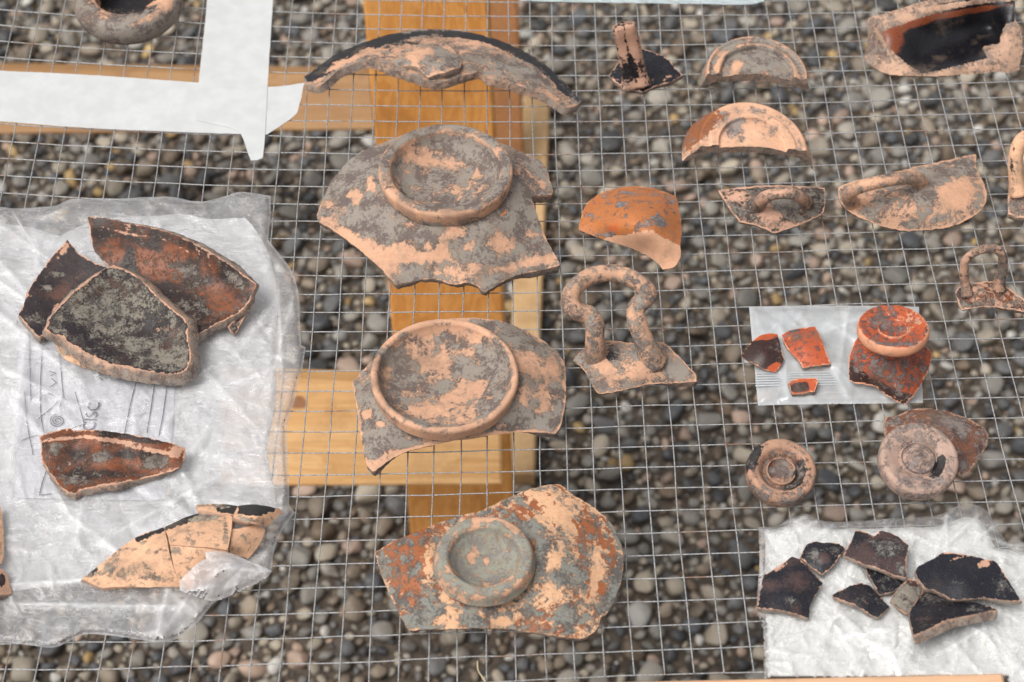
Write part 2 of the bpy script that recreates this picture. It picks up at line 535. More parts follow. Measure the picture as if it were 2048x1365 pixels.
CLAY = (0.63, 0.355, 0.225)
CLAYP = (0.58, 0.335, 0.23)
GREY = (0.265, 0.23, 0.195)
M_KRA = pottery("buff_clay_grey_crust", CLAY, (0.10, 0.085, 0.085), (0.14, 0.09, 0.07), GREY, gloss=0.6)
M_BLK = pottery("black_gloss", CLAYP, (0.012, 0.012, 0.018), (0.075, 0.045, 0.042), (0.23, 0.22, 0.20), gloss=0.25, kd=1.25, scale=170, spec=0.45, stain=0.2)
M_BRN = pottery("brown_slip", CLAYP, (0.03, 0.019, 0.017), (0.23, 0.07, 0.026), (0.20, 0.175, 0.15), gloss=0.38, kd=1.3, scale=150, spec=0.4, stain=0.4)
M_ORG = pottery("orange_slip", (0.72, 0.40, 0.25), (0.50, 0.17, 0.05), (0.55, 0.10, 0.02), (0.27, 0.25, 0.24), gloss=0.5, scale=110)
M_RED = pottery("red_slip", (0.72, 0.33, 0.19), (0.49, 0.09, 0.027), (0.025, 0.012, 0.010), (0.20, 0.165, 0.155), gloss=0.42, scale=190)
M_RUS = pottery("rust_slip", (0.70, 0.405, 0.235), (0.33, 0.105, 0.035), (0.26, 0.075, 0.03), (0.21, 0.21, 0.185), gloss=0.6, scale=120, ks=2.2)
M_PALE = pottery("pale_clay", (0.74, 0.43, 0.265), (0.02, 0.018, 0.018), (0.05, 0.03, 0.02), (0.33, 0.28, 0.215), gloss=0.5, scale=130)
M_GRN = pottery("dark_slip_green_crust", CLAYP, (0.028, 0.02, 0.024), (0.12, 0.06, 0.045), (0.225, 0.20, 0.165), gloss=0.36, kd=1.3, scale=130, dep2=(0.075, 0.068, 0.062), spec=0.3, stain=0.3)
M_DISC = pottery("brown_disc", (0.45, 0.255, 0.165), (0.02, 0.018, 0.018), (0.22, 0.085, 0.045), (0.23, 0.19, 0.17), gloss=0.5, scale=160)
M_EDGE = pottery("broken_clay", (0.58, 0.36, 0.25), (0.3, 0.2, 0.15), (0.3, 0.2, 0.15), (0.31, 0.26, 0.22), kd=1.3, scale=170)

def wood(name, c1, c2, axis='X', knots=False, rough=0.6, ring=60):
    m, nt, out = new_mat(name); b = NB(nt)
    tc = b.n("ShaderNodeTexCoord"); v0 = tc.outputs['Object']
    oi = b.n("ShaderNodeObjectInfo")
    va = b.n("ShaderNodeVectorMath", operation='ADD'); b.link(v0, va.inputs[0]); b.link(b.math('MULTIPLY', oi.outputs['Random'], 3.0), va.inputs[1])
    mp = b.n("ShaderNodeMapping"); b.link(va.outputs[0], mp.inputs['Vector'])
    sc = {'X': (0.05, 1, 1), 'Y': (1, 0.05, 0.05), 'Z': (1, 1, 0.05)}[axis]
    mp.inputs['Scale'].default_value = sc
    v = mp.outputs[0]
    n1 = b.noise(v, ring, 3, 0.5, 0.8)
    n2 = b.noise(v, ring * 9, 4, 0.6)
    n3 = b.noise(va.outputs[0], 9, 3, 0.5)
    f = b.math('FRACT', b.math('MULTIPLY', n1, 5.0))
    g = b.step(f, 0.1, 0.95)
    col = b.mix(g, c1, c2)
    col = b.mix(b.math('MULTIPLY', b.step(n2, 0.45, 0.75), 0.35), col, tuple(c * 0.6 for c in c2))
    col = b.mix(b.math('MULTIPLY', b.step(n3, 0.4, 0.7), 0.3), col, tuple(c * 0.72 for c in c2))
    if knots:
        vo = b.n("ShaderNodeTexVoronoi"); b.link(v0, vo.inputs['Vector']); vo.inputs['Scale'].default_value = 1
    dirt = b.step(b.noise(va.outputs[0], 28, 6, 0.7), 0.50, 0.68)
    col = b.mix(b.math('MULTIPLY', dirt, 0.35), col, tuple(c * q for c, q in zip(c2, (0.55, 0.5, 0.5))))
    bs = b.n("ShaderNodeBsdfPrincipled"); b.link(col, bs.inputs['Base Color']); bs.inputs['Roughness'].default_value = rough
    bp = b.n("ShaderNodeBump"); bp.inputs['Strength'].default_value = 0.3; bp.inputs['Distance'].default_value = 0.001
    b.link(n2, bp.inputs['Height']); b.link(bp.outputs[0], bs.inputs['Normal'])
    b.link(bs.outputs[0], out.inputs['Surface'])
    return m

M_WOOD = wood("orange_pine", (0.80, 0.37, 0.10), (0.70, 0.29, 0.065), 'Z')
M_WOODR = wood("brown_pine", (0.40, 0.22, 0.09), (0.33, 0.165, 0.06), 'X')  # darker, browner pine tone for the rear rail
M_WOODL = wood("light_pine", (0.66, 0.385, 0.16), (0.57, 0.30, 0.10), 'X')
M_WOODD = wood("shaded_pine", (0.30, 0.12, 0.03), (0.24, 0.09, 0.02), 'Z')  # pine darkened so the second leg carries its shade in the colour
M_WOODP = wood("pale_pine", (0.56, 0.36, 0.18), (0.50, 0.31, 0.14), 'Z')
M_FRAME = wood("frame_pine", (0.72, 0.44, 0.27), (0.66, 0.38, 0.21), 'X')
M_KNOT, _nt, _o = new_mat("pine_knot"); _b = NB(_nt); _bs = _b.n("ShaderNodeBsdfPrincipled")
_n = _b.noise(_b.coords(), 300, 4, 0.6)
_b.link(_b.mix(_n, (0.16, 0.055, 0.015), (0.36, 0.15, 0.045)), _bs.inputs['Base Color']); _b.link(_bs.outputs[0], _o.inputs['Surface'])

def wire_mat():
    m, nt, out = new_mat("galvanised_wire"); b = NB(nt)
    v = b.coords(False)
    geo = b.n("ShaderNodeNewGeometry")
    n = b.noise(geo.outputs['Position'], 42, 6, 0.7)
    n2 = b.noise(geo.outputs['Position'], 900, 3, 0.6)
    col = b.mix(b.step(n2, 0.35, 0.65), (0.28, 0.285, 0.29), (0.50, 0.50, 0.50))
    col = b.mix(b.math('MULTIPLY', b.step(n, 0.55, 0.66), 0.85), col, (0.30, 0.16, 0.09))
    bs = b.n("ShaderNodeBsdfPrincipled"); b.link(col, bs.inputs['Base Color'])
    bs.inputs['Metallic'].default_value = 0.35; bs.inputs['Roughness'].default_value = 0.5
    b.link(bs.outputs[0], out.inputs['Surface'])
    return m
M_WIRE = wire_mat()

def pebble_mat():
    m, nt, out = new_mat("pebble_stone"); b = NB(nt)
    at = b.n("ShaderNodeAttribute", attribute_name='tint')
    v = b.coords(False)
    n = b.noise(v, 220, 6, 0.7); n2 = b.noise(v, 60, 4, 0.6)
    col = b.mix(b.math('MULTIPLY', b.step(n, 0.5, 0.75), 0.35), at.outputs['Color'], (0.42, 0.39, 0.34))
    col = b.mix(b.math('MULTIPLY', b.step(n2, 0.35, 0.6), -0.0), col, (0.1, 0.09, 0.08))
    bs = b.n("ShaderNodeBsdfPrincipled"); b.link(col, bs.inputs['Base Color']); bs.inputs['Roughness'].default_value = 0.6
    bp = b.n("ShaderNodeBump"); bp.inputs['Strength'].default_value = 0.4; bp.inputs['Distance'].default_value = 0.001
    b.link(n, bp.inputs['Height']); b.link(bp.outputs[0], bs.inputs['Normal'])
    b.link(bs.outputs[0], out.inputs['Surface'])
    return m
M_PEB = pebble_mat()

def soil_mat():
    m, nt, out = new_mat("sandy_soil"); b = NB(nt)
    v = b.coords(False)
    n = b.noise(v, 90, 8, 0.7); n2 = b.noise(v, 9, 4, 0.6)
    col = b.mix(b.step(n, 0.3, 0.7), (0.03, 0.024, 0.018), (0.13, 0.10, 0.075))
    col = b.mix(b.math('MULTIPLY', b.step(n2, 0.4, 0.7), 0.4), col, (0.13, 0.10, 0.08))
    bs = b.n("ShaderNodeBsdfPrincipled"); b.link(col, bs.inputs['Base Color']); bs.inputs['Roughness'].default_value = 0.9
    bp = b.n("ShaderNodeBump"); bp.inputs['Strength'].default_value = 0.8; bp.inputs['Distance'].default_value = 0.004
    b.link(n, bp.inputs['Height']); b.link(bp.outputs[0], bs.inputs['Normal'])
    b.link(bs.outputs[0], out.inputs['Surface'])
    return m
M_SOIL = soil_mat()

def film_mat(name, alpha, tint=(0.86, 0.87, 0.88), rough=0.22, trans=0.35, ridge=0.5, var=0.25, spec=0.6, bscale=240, bump=0.5, painted_glint=0.35, glint=0.0009):
    """Crumpled polythene: partly clear, milky along the creases ('wear' red), glossy."""
    m, nt, out = new_mat(name); b = NB(nt)
    v = b.coords()
    at = b.n("ShaderNodeAttribute", attribute_name='wear')
    sep = b.n("ShaderNodeSeparateColor"); b.link(at.outputs['Color'], sep.inputs[0])
    n = b.noise(v, 34, 4, 0.6, 0.6)
    n2 = b.noise(v, bscale, 5, 0.65, 1.2)
    a = b.math('ADD', alpha, b.math('ADD', b.math('MULTIPLY', sep.outputs[0], ridge), b.math('MULTIPLY', b.math('SUBTRACT', n, 0.5), var)), True)
    wv = b.n("ShaderNodeVectorMath", operation='ADD'); nv = b.n("ShaderNodeTexNoise"); b.link(v, nv.inputs['Vector']); nv.inputs['Scale'].default_value = 45; nv.inputs['Detail'].default_value = 3
    sc3 = b.n("ShaderNodeVectorMath", operation='SCALE'); b.link(nv.outputs['Color'], sc3.inputs[0]); sc3.inputs['Scale'].default_value = 0.03
    b.link(v, wv.inputs[0]); b.link(sc3.outputs[0], wv.inputs[1])
    mp = b.n("ShaderNodeMapping"); b.link(wv.outputs[0], mp.inputs['Vector']); mp.inputs['Scale'].default_value = (1, 1.7, 0.3); mp.inputs['Rotation'].default_value = (0, 0, 0.6)
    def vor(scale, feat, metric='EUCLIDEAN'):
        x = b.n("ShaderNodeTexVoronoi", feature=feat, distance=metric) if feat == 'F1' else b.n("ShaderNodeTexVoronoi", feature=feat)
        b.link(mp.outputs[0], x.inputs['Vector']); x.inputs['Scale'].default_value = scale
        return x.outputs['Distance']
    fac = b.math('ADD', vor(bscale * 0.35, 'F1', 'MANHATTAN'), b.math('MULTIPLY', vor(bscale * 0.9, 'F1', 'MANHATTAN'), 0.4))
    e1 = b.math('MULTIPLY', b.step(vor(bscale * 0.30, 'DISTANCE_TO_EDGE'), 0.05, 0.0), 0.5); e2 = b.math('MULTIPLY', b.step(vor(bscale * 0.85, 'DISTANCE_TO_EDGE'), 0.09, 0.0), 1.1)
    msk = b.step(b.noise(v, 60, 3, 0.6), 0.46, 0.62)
    lines = b.math('MULTIPLY', b.math('ADD', e1, b.math('MULTIPLY', e2, 0.6)), msk)  # thin white crease lines, painted into the opacity to stand in for glints
    a = b.math('ADD', a, b.math('MULTIPLY', lines, painted_glint), True)
    bp = b.n("ShaderNodeBump"); bp.inputs['Strength'].default_value = bump; bp.inputs['Distance'].default_value = 0.0010
    b.link(b.math('ADD', b.math('MULTIPLY', fac, 0.8), n2), bp.inputs['Height'])
    bs = b.n("ShaderNodeBsdfPrincipled"); bs.inputs['Base Color'].default_value = tint + (1,)
    bs.inputs['Roughness'].default_value = rough; bs.inputs['Specular IOR Level'].default_value = spec
    b.link(bp.outputs[0], bs.inputs['Normal'])
    tl = b.n("ShaderNodeBsdfTranslucent"); tl.inputs['Color'].default_value = tint + (1,)
    ms = b.n("ShaderNodeMixShader"); ms.inputs[0].default_value = trans
    b.link(bs.outputs[0], ms.inputs[1]); b.link(tl.outputs[0], ms.inputs[2])
    tr = b.n("ShaderNodeBsdfTransparent")
    mx = b.n("ShaderNodeMixShader"); b.link(a, mx.inputs[0])
    b.link(tr.outputs[0], mx.inputs[1]); b.link(ms.outputs[0], mx.inputs[2])
    # clear parts still shine
    gl = b.n("ShaderNodeBsdfGlossy"); gl.inputs['Roughness'].default_value = 0.10; gl.inputs['Color'].default_value = (1, 1, 1, 1)
    bp2 = b.n("ShaderNodeBump"); bp2.inputs['Strength'].default_value = 1.0; bp2.inputs['Distance'].default_value = glint
    b.link(b.math('ADD', b.math('MULTIPLY', fac, 0.9), n2), bp2.inputs['Height'])
    b.link(bp2.outputs[0], gl.inputs['Normal'])
    fr = b.n("ShaderNodeFresnel"); fr.inputs['IOR'].default_value = 1.5; b.link(bp2.outputs[0], fr.inputs['Normal'])
    m2 = b.n("ShaderNodeMixShader"); b.link(b.math('MULTIPLY', fr.outputs[0], 0.9, True), m2.inputs[0])
    b.link(mx.outputs[0], m2.inputs[1]); b.link(gl.outputs[0], m2.inputs[2])
    b.link(m2.outputs[0], out.inputs['Surface'])
    return m
M_FILM = film_mat("bag_polythene", 0.14, ridge=0.6, var=0.35, painted_glint=0.22, tint=(0.95, 0.95, 0.96), bump=0.75, bscale=170, trans=0.3)
M_FOLD = film_mat("bag_fold", 0.45, tint=(0.85, 0.85, 0.87), ridge=0.4, var=0.3)
M_FILMB = film_mat("bag_polythene_back", 0.30, ridge=0.4, tint=(0.78, 0.79, 0.82))
M_LINE = film_mat("milky_lining", 0.80, tint=(0.93, 0.935, 0.965), rough=0.35, ridge=0.3, var=0.9, painted_glint=0.1, bump=0.35, trans=0.25)
M_FOAM = film_mat("white_foam_wrap", 0.97, tint=(0.83, 0.835, 0.82), rough=0.4, ridge=0.1, var=0.05, trans=0.12, bump=0.5, painted_glint=0.0)
M_ZIP = film_mat("clear_zip_bag", 0.40, tint=(0.86, 0.89, 0.92), rough=0.12, ridge=0.4, var=0.3, trans=0.3, spec=0.9, bscale=60, bump=0.5, painted_glint=0.12)
M_STRIP = film_mat("pale_plastic", 0.75, tint=(0.62, 0.70, 0.73), rough=0.3, ridge=0.2, var=0.2, trans=0.2)

def paper_mat(name, c, scale=500):
    m, nt, out = new_mat(name); b = NB(nt)
    v = b.coords()
    n = b.noise(v, scale, 5, 0.65); n2 = b.noise(v, scale * 0.25, 4, 0.6)
    col = b.mix(b.step(n, 0.3, 0.7), tuple(x * 0.93 for x in c), c)
    col = b.mix(b.math('MULTIPLY', b.step(n2, 0.38, 0.62), 0.6), col, tuple(x * 0.84 for x in c))
    bs = b.n("ShaderNodeBsdfPrincipled"); b.link(col, bs.inputs['Base Color']); bs.inputs['Roughness'].default_value = 0.75
    tl = b.n("ShaderNodeBsdfTranslucent"); b.link(col, tl.inputs['Color'])
    bp = b.n("ShaderNodeBump"); bp.inputs['Strength'].default_value = 0.35; bp.inputs['Distance'].default_value = 0.0004
    b.link(n, bp.inputs['Height']); b.link(bp.outputs[0], bs.inputs['Normal'])
    ms = b.n("ShaderNodeMixShader"); ms.inputs[0].default_value = 0.12
    b.link(bs.outputs[0], ms.inputs[1]); b.link(tl.outputs[0], ms.inputs[2]); b.link(ms.outputs[0], out.inputs['Surface'])
    return m
M_TAPE = paper_mat("paper_tape", (0.66, 0.67, 0.67), 420)
M_PAPER = paper_mat("label_paper", (0.78, 0.78, 0.82))
M_INK, _nt, _o = new_mat("ink"); _b = NB(_nt); _bs = _b.n("ShaderNodeBsdfPrincipled")
_n = _b.noise(_b.coords(), 400, 3, 0.6)
_b.link(_b.mix(_n, (0.03, 0.025, 0.06), (0.07, 0.06, 0.11)), _bs.inputs['Base Color']); _b.link(_bs.outputs[0], _o.inputs['Surface'])
M_STRAW, _nt, _o = new_mat("dry_straw"); _b = NB(_nt); _bs = _b.n("ShaderNodeBsdfPrincipled")
_n = _b.noise(_b.coords(), 300, 3, 0.6)
_b.link(_b.mix(_n, (0.42, 0.33, 0.2), (0.6, 0.5, 0.33)), _bs.inputs['Base Color']); _b.link(_bs.outputs[0], _o.inputs['Surface'])

# ------------------------------------------------------------------ the ground
def build_ground():
    xs = np.array([-60, -8, -2, -1, -0.5, 0, 0.5, 1, 2, 8, 60.0]); ys = np.array([-60, -8, -2, -1, -0.5, 0, 0.5, 1, 2, 8, 60.0])
    V = [(x, y, 0.0) for y in ys for x in xs]; n = len(xs)
    F = [[j * n + i, j * n + i + 1, (j + 1) * n + i + 1, (j + 1) * n + i] for j in range(len(ys) - 1) for i in range(n - 1)]
    o = mesh_obj("ground", V, F, M_SOIL, loc=(0, 0, 0), smooth=False)
    o['kind'] = 'structure'

def ico(sub):
    t = (1 + 5 ** 0.5) / 2
    v = [(-1, t, 0), (1, t, 0), (-1, -t, 0), (1, -t, 0), (0, -1, t), (0, 1, t), (0, -1, -t), (0, 1, -t), (t, 0, -1), (t, 0, 1), (-t, 0, -1), (-t, 0, 1)]
    f = [(0, 11, 5), (0, 5, 1), (0, 1, 7), (0, 7, 10), (0, 10, 11), (1, 5, 9), (5, 11, 4), (11, 10, 2), (10, 7, 6), (7, 1, 8),
         (3, 9, 4), (3, 4, 2), (3, 2, 6), (3, 6, 8), (3, 8, 9), (4, 9, 5), (2, 4, 11), (6, 2, 10), (8, 6, 7), (9, 8, 1)]
    v = [np.array(x) / np.linalg.norm(x) for x in v]
    for _ in range(sub):
        cache = {}; nf = []
        def mid(a, c):
            k = (min(a, c), max(a, c))
            if k not in cache:
                p = v[a] + v[c]; v.append(p / np.linalg.norm(p)); cache[k] = len(v) - 1
            return cache[k]
        for a, c, d in f:
            x, y, z = mid(a, c), mid(c, d), mid(d, a)
            nf += [(a, x, z), (c, y, x), (d, z, y), (x, y, z)]
        f = nf
    return np.array(v), np.array(f)

def build_gravel():
    c = [G(x, y, 0) for x, y in ((-80, -80), (2130, -80), (-80, 1450), (2130, 1450))]
    x0, x1 = min(p[0] for p in c) - 0.08, max(p[0] for p in c) + 0.08
    y0, y1 = min(p[1] for p in c) - 0.08, max(p[1] for p in c) + 0.10
    pal = np.array([(0.17, 0.158, 0.14), (0.06, 0.062, 0.067), (0.105, 0.103, 0.102), (0.31, 0.265, 0.205), (0.19, 0.15, 0.11), (0.12, 0.085, 0.055),
                    (0.42, 0.40, 0.365), (0.33, 0.235, 0.18), (0.25, 0.225, 0.19), (0.04, 0.039, 0.04), (0.36, 0.24, 0.10), (0.20, 0.185, 0.16)])
    pw = np.array([.12, .10, .10, .17, .12, .08, .035, .07, .15, .07, .012, .09]); pw /= pw.sum()
    cell = 0.03
    gridd = {}
    items = []
    dirt = [(G(880, 1310, 0), 0.05), (G(1260, 265, 0), 0.06), (G(350, 110, 0), 0.09), (G(950, 380, 0), 0.05), (G(1900, 1060, 0), 0.03), (G(1500, 520, 0), 0.04)]
    def try_add(r, n, k, lay):
        got = 0
        X = RNG.uniform(x0, x1, n); Y = RNG.uniform(y0, y1, n); Rr = r[0] + (r[1] - r[0]) * RNG.random(n) ** 1.7
        keep = RNG.random(n)
        for x, y, rr, kp in zip(X, Y, Rr, keep):
            if lay < 2 and any((x - d[0][0]) ** 2 + (y - d[0][1]) ** 2 < d[1] ** 2 and kp < 0.72 for d in dirt): continue
            i, j = int(x // cell), int(y // cell); ok = True
            for a in (-1, 0, 1):
                for b in (-1, 0, 1):
                    for (x2, y2, r2) in gridd.get((i + a, j + b), ()):
                        if (x - x2) ** 2 + (y - y2) ** 2 < (k * (rr + r2)) ** 2: ok = False; break
                    if not ok: break
                if not ok: break
            if ok:
                gridd.setdefault((i, j), []).append((x, y, rr)); items.append((x, y, rr, lay)); got += 1
        return got
    try_add((0.0068, 0.0118), 6000, 1.0, 0)
    try_add((0.0044, 0.0072), 30000, 0.9, 1)
    try_add((0.0030, 0.0050), 60000, 0.84, 1)
    try_add((0.0017, 0.0033), 30000, 0.85, 2)
    v2, f2 = ico(2); v1, f1 = ico(1)
    VV, FF, TT = [], [], []; off = 0
    for (x, y, r, lay) in items:
        sv, sf = (v2, f2) if r > 0.0075 else (v1, f1)
        s = np.array([1.0, RNG.uniform(0.55, 1.0), RNG.uniform(0.42, 0.75)])
        v = sv.copy()
        for _ in range(6):                               # flattened sides and bulges
            d = RNG.normal(size=3); d /= np.linalg.norm(d); h = RNG.uniform(0.45, 0.85)
            pr = v @ d
            v = v - np.outer(np.maximum(pr - h, 0) * 0.75, d)
        d = RNG.normal(size=3); v = v * (1 + 0.10 * np.sin(v @ d * 2.0 + RNG.uniform(0, 6)))[:, None]
        v = v * s * r * 1.2
        a = RNG.uniform(0, 2 * math.pi); t1, t2 = RNG.normal(0, 0.33, 2)
        ca, sa = math.cos(a), math.sin(a)
        Rz = np.array([[ca, -sa, 0], [sa, ca, 0], [0, 0, 1]]); c1, s1 = math.cos(t1), math.sin(t1); c2, s2 = math.cos(t2), math.sin(t2)
        Rm = Rz @ np.array([[1, 0, 0], [0, c1, -s1], [0, s1, c1]]) @ np.array([[c2, 0, s2], [0, 1, 0], [-s2, 0, c2]])
        v = v @ Rm.T
        zc = r * RNG.uniform(0.25, 0.62) + (0.002 if lay == 0 else 0)
        VV.append(v + (x, y, zc)); FF.append(sf + off); off += len(v)
        col = pal[RNG.choice(len(pal), p=pw)] * RNG.uniform(0.7, 1.3)
        TT.append(np.tile(np.append(col, 1.0), (len(v), 1)))
    V = np.concatenate(VV); F = np.concatenate(FF); T = np.concatenate(TT)
    me = bpy.data.meshes.new("gravel")
    me.vertices.add(len(V)); me.vertices.foreach_set('co', V.astype(np.float32).ravel())
    me.loops.add(len(F) * 3); me.loops.foreach_set('vertex_index', F.astype(np.int32).ravel())
    me.polygons.add(len(F)); me.polygons.foreach_set('loop_start', np.arange(0, len(F) * 3, 3, dtype=np.int32))
    me.update(calc_edges=True)
    me.polygons.foreach_set('use_smooth', np.ones(len(F), bool))
    at = me.attributes.new('tint', 'FLOAT_COLOR', 'POINT'); at.data.foreach_set('color', T.astype(np.float32).ravel())
    me.materials.append(M_PEB)
    o = bpy.data.objects.new("gravel", me); COL.objects.link(o)
    o['kind'] = 'stuff'; o['label'] = "loose grey and brown rounded pebbles covering the ground under the table"

build_ground()
build_gravel()

# ------------------------------------------------------------------ wire mesh tray on its trestle
HI = np.array([[44.76658416878407, -7.253009531677852, 760.04816013951], [0.18812205277050956, 28.183319730946188, -4.195896206064321], [0.0009600331586846114, -0.00734651185556016, 1.0]])
PC = np.array([0.0591, -0.0271, 0.3236, -0.0857, -0.6174, 0.4955, -0.4401, -0.6228, 0.0794, -0.4509, -0.0888, 0.1996, -0.6259, 0.2934, 0.0477])
PR = np.array([-0.1873, 0.4255, 0.2445, -0.4317, -0.0952, 0.1353, 0.1194, -0.027, 0.452, 0.4019, -0.7684, 0.3768, -0.2156, 0.0153, -0.0088])
def grid_px(c, r):
    """Measured wire crossing (column, row): the mesh is slightly stretched and sagging, so the cells are uneven."""
    c = np.asarray(c, float); r = np.asarray(r, float); dc = 0 * c; dr = 0 * c
    for _ in range(8):
        v = HI @ np.stack([c - dc, r - dr, np.ones_like(c)])
        x = np.clip(v[0] / v[2], -40, 2090); y = np.clip(v[1] / v[2], -40, 1400)
        X = (x - 1024) / 1024; Y = (y - 682) / 1024
        B = np.stack([X**i * Y**j for i in range(5) for j in range(5 - i)], -1)
        dc = B @ PC; dr = B @ PR
    v = HI @ np.stack([c - dc, r - dr, np.ones_like(c)])
    return v[0] / v[2], v[1] / v[2]

tray = bpy.data.objects.new("wire_mesh_tray", None); COL.objects.link(tray); tray.location = (0, 0, TABLE_Z)
tag(tray, "large galvanised wire mesh tray holding all the pottery sherds", "wire mesh tray")

def wire(pts):
    pts = np.array(pts); n = len(pts); r = 0.00031; S = 6
    t = np.gradient(pts, axis=0); t /= np.linalg.norm(t, axis=1, keepdims=True)
    up = np.array([0, 0, 1.0]); s = np.cross(t, up); s /= np.linalg.norm(s, axis=1, keepdims=True)
    V = np.concatenate([[pts[i] + r * (math.cos(a) * s[i] + math.sin(a) * up) for a in np.arange(S) * 2 * math.pi / S] for i in range(n)])
    F = [[i * S + k, i * S + (k + 1) % S, (i + 1) * S + (k + 1) % S, (i + 1) * S + k] for i in range(n - 1) for k in range(S)]
    mesh_obj("wire", V, F, M_WIRE, tray)

CR, RR = (-22, 32), (-8, 36.0)
for c in range(CR[0], CR[1] + 1):
    rr = np.arange(RR[0], RR[1] + 0.01, 0.5)
    x, y = grid_px(np.full(len(rr), float(c)), rr)
    w = P(x, y, 0.0)
    w[:, 0] += 0.0006 * (fbm(np.stack([rr * .3, rr * 0 + c * 3.7, rr * 0], 1), 1.0, 3, 5)) * 2
    w[:, 2] += 0.00033
    wire(w)
for r in range(RR[0], int(RR[1]) + 1):
    cc = np.arange(CR[0], CR[1] + 0.01, 0.5)
    x, y = grid_px(cc, np.full(len(cc), float(r)))
    w = P(x, y, 0.0)
    w[:, 1] += 0.0008 * (fbm(np.stack([cc * .35, cc * 0 + r * 5.1, cc * 0], 1), 1.0, 3, 8)) * 2
    w[:, 2] -= 0.00033
    wire(w)

wb_v, wb_f = [], []
octa = np.array([(1, 0, 0), (-1, 0, 0), (0, 1, 0), (0, -1, 0), (0, 0, 1), (0, 0, -1.0)])
of_ = [(0, 2, 4), (2, 1, 4), (1, 3, 4), (3, 0, 4), (2, 0, 5), (1, 2, 5), (3, 1, 5), (0, 3, 5)]
for c in range(-18, 28):
    cr_ = np.arange(-2, 37.0); x, y = grid_px(np.full(len(cr_), float(c)), cr_)
    w = P(x, y, 0.0)
    w[:, 0] += 0.0006 * (fbm(np.stack([cr_ * .3, cr_ * 0 + c * 3.7, cr_ * 0], 1), 1.0, 3, 5)) * 2
    for p in w:
        k = len(wb_v) * 6
        wb_v.append(p + octa * 0.00058 * RNG.uniform(0.8, 1.25)); wb_f += [[a + k, b_ + k, d_ + k] for a, b_, d_ in of_]
wb = mesh_obj("weld_beads", np.concatenate(wb_v), wb_f, M_WIRE, tray); wb['kind'] = 'stuff'

# near edge of the tray: the wooden frame board the mesh is fixed to
fa, fb = P1(1000, 1367, 6), P1(2006, 1345, 6)
ea = (fb - fa) / np.linalg.norm(fb - fa); na = np.array([ea[1], -ea[0], 0]) * 0.045
fl = fa - ea * 0.42
slab("frame_board", [fl + na, fb + na, fb, fl], np.array([0, 0, -0.0050]), M_FRAME, tray, bevel=0.0012)

tre = bpy.data.objects.new("trestle", None); COL.objects.link(tre); tre.location = G(920, 1150, 0)
tag(tre, "orange pine trestle of leaning legs and rails standing under the wire mesh", "trestle")
def on_depth(px, py, dep):
    d = FWD * FPX + np.array([px - 1024.0, 0, 0]) - UPV * (py - 682.5)
    return CAM + d / FPX * dep
# front leg, leaning, foot on the gravel
foot_l, foot_r = G(829, 1165, 0), G(1034, 1165, 0)
top_l, top_r = on_depth(722, -40, 1.30), on_depth(975, -40, 1.30)
tl = np.array([0.0, 0.024, 0.006])
slab("leg", [foot_l, foot_r, top_r, top_l], tl, M_WOOD, tre)
# second leg behind it, in the shade
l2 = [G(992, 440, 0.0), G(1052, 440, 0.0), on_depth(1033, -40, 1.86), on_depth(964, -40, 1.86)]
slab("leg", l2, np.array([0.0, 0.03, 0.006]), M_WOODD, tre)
# foot rail lying on the gravel, running away
slab("foot_rail", [G(1007, 946, 0.022), G(1069, 946, 0.022), G(1101, 172, 0.022), G(1048, 172, 0.022)], np.array([0, 0, -0.020]), M_WOODP, tre)
# cross brace in front of the leg, and the rear rail
b0 = [on_depth(440, 975, 1.40), on_depth(1004, 972, 1.40), on_depth(1001, 774, 1.43), on_depth(440, 757, 1.43)]
slab("cross_brace", b0, np.array([0.0, 0.022, -0.012]), M_WOODL, tre)
slab("rear_rail", [on_depth(-120, 272, 1.72), on_depth(752, 262, 1.72), on_depth(742, 150, 1.72), on_depth(-120, 140, 1.72)], np.array([0.0, 0.022, -0.01]), M_WOODR, tre)
def knot(px, py, dep, r, n):
    c = on_depth(px, py, dep); nn = np.asarray(n, float); nn /= np.linalg.norm(nn)
    ex = np.cross(nn, [0, 0, 1.0]); ex /= np.linalg.norm(ex); ey = np.cross(nn, ex)
    V = [c + nn * 0.0006] + [c + r * (1 + .1 * math.sin(3 * a)) * (math.cos(a) * ex + 0.8 * math.sin(a) * ey) + nn * 0.0004 for a in np.arange(16) * math.pi / 8]
    mesh_obj("knot", V, [[0, k + 1, (k + 1) % 16 + 1] for k in range(16)], M_KNOT, tre)
q = np.array(b0); nb = np.cross(q[1] - q[0], q[3] - q[0]); nb = nb if nb @ FWD < 0 else -nb
knot(597, 806, 1.40 + 0.03 * (975 - 806) / 210, 0.0062, nb)

# ------------------------------------------------------------------ tapes
def sheet(name, outline, z, mat, label=None, cat=None, parent=None, thick=0.18, jag=0.4, amp=0.6, grid=9, step=6, corner=30):
    o = shell(name, outline, [(0, 0, z)], thick, [mat, mat, mat], parent, step=step, grid=grid, jag=jag, rough=0.0, edge_bare=0, corner=corner,
              lift=lambda q, t: amp * (1.2 * fbm(t, 55, 2, 77)) + 0.1 * amp * fbm(t, 300, 2, 78), floor=0.3)
    if label: tag(o, label, cat)
    return o
sheet("paper_tape", [(-60, 139), (0, 142), (125, 147.5), (250, 155), (397, 165.6), (534, 174), (575, 171), (609, 165.6), (605, 183), (603, 194), (598, 212), (594, 225), (584, 236), (572, 244),
      (552, 258), (534, 269), (469, 268), (312, 262.5), (156, 255), (0, 243), (-60, 240)], 1.25, M_TAPE, "white paper tape lying across the mesh with a torn right end", "tape")
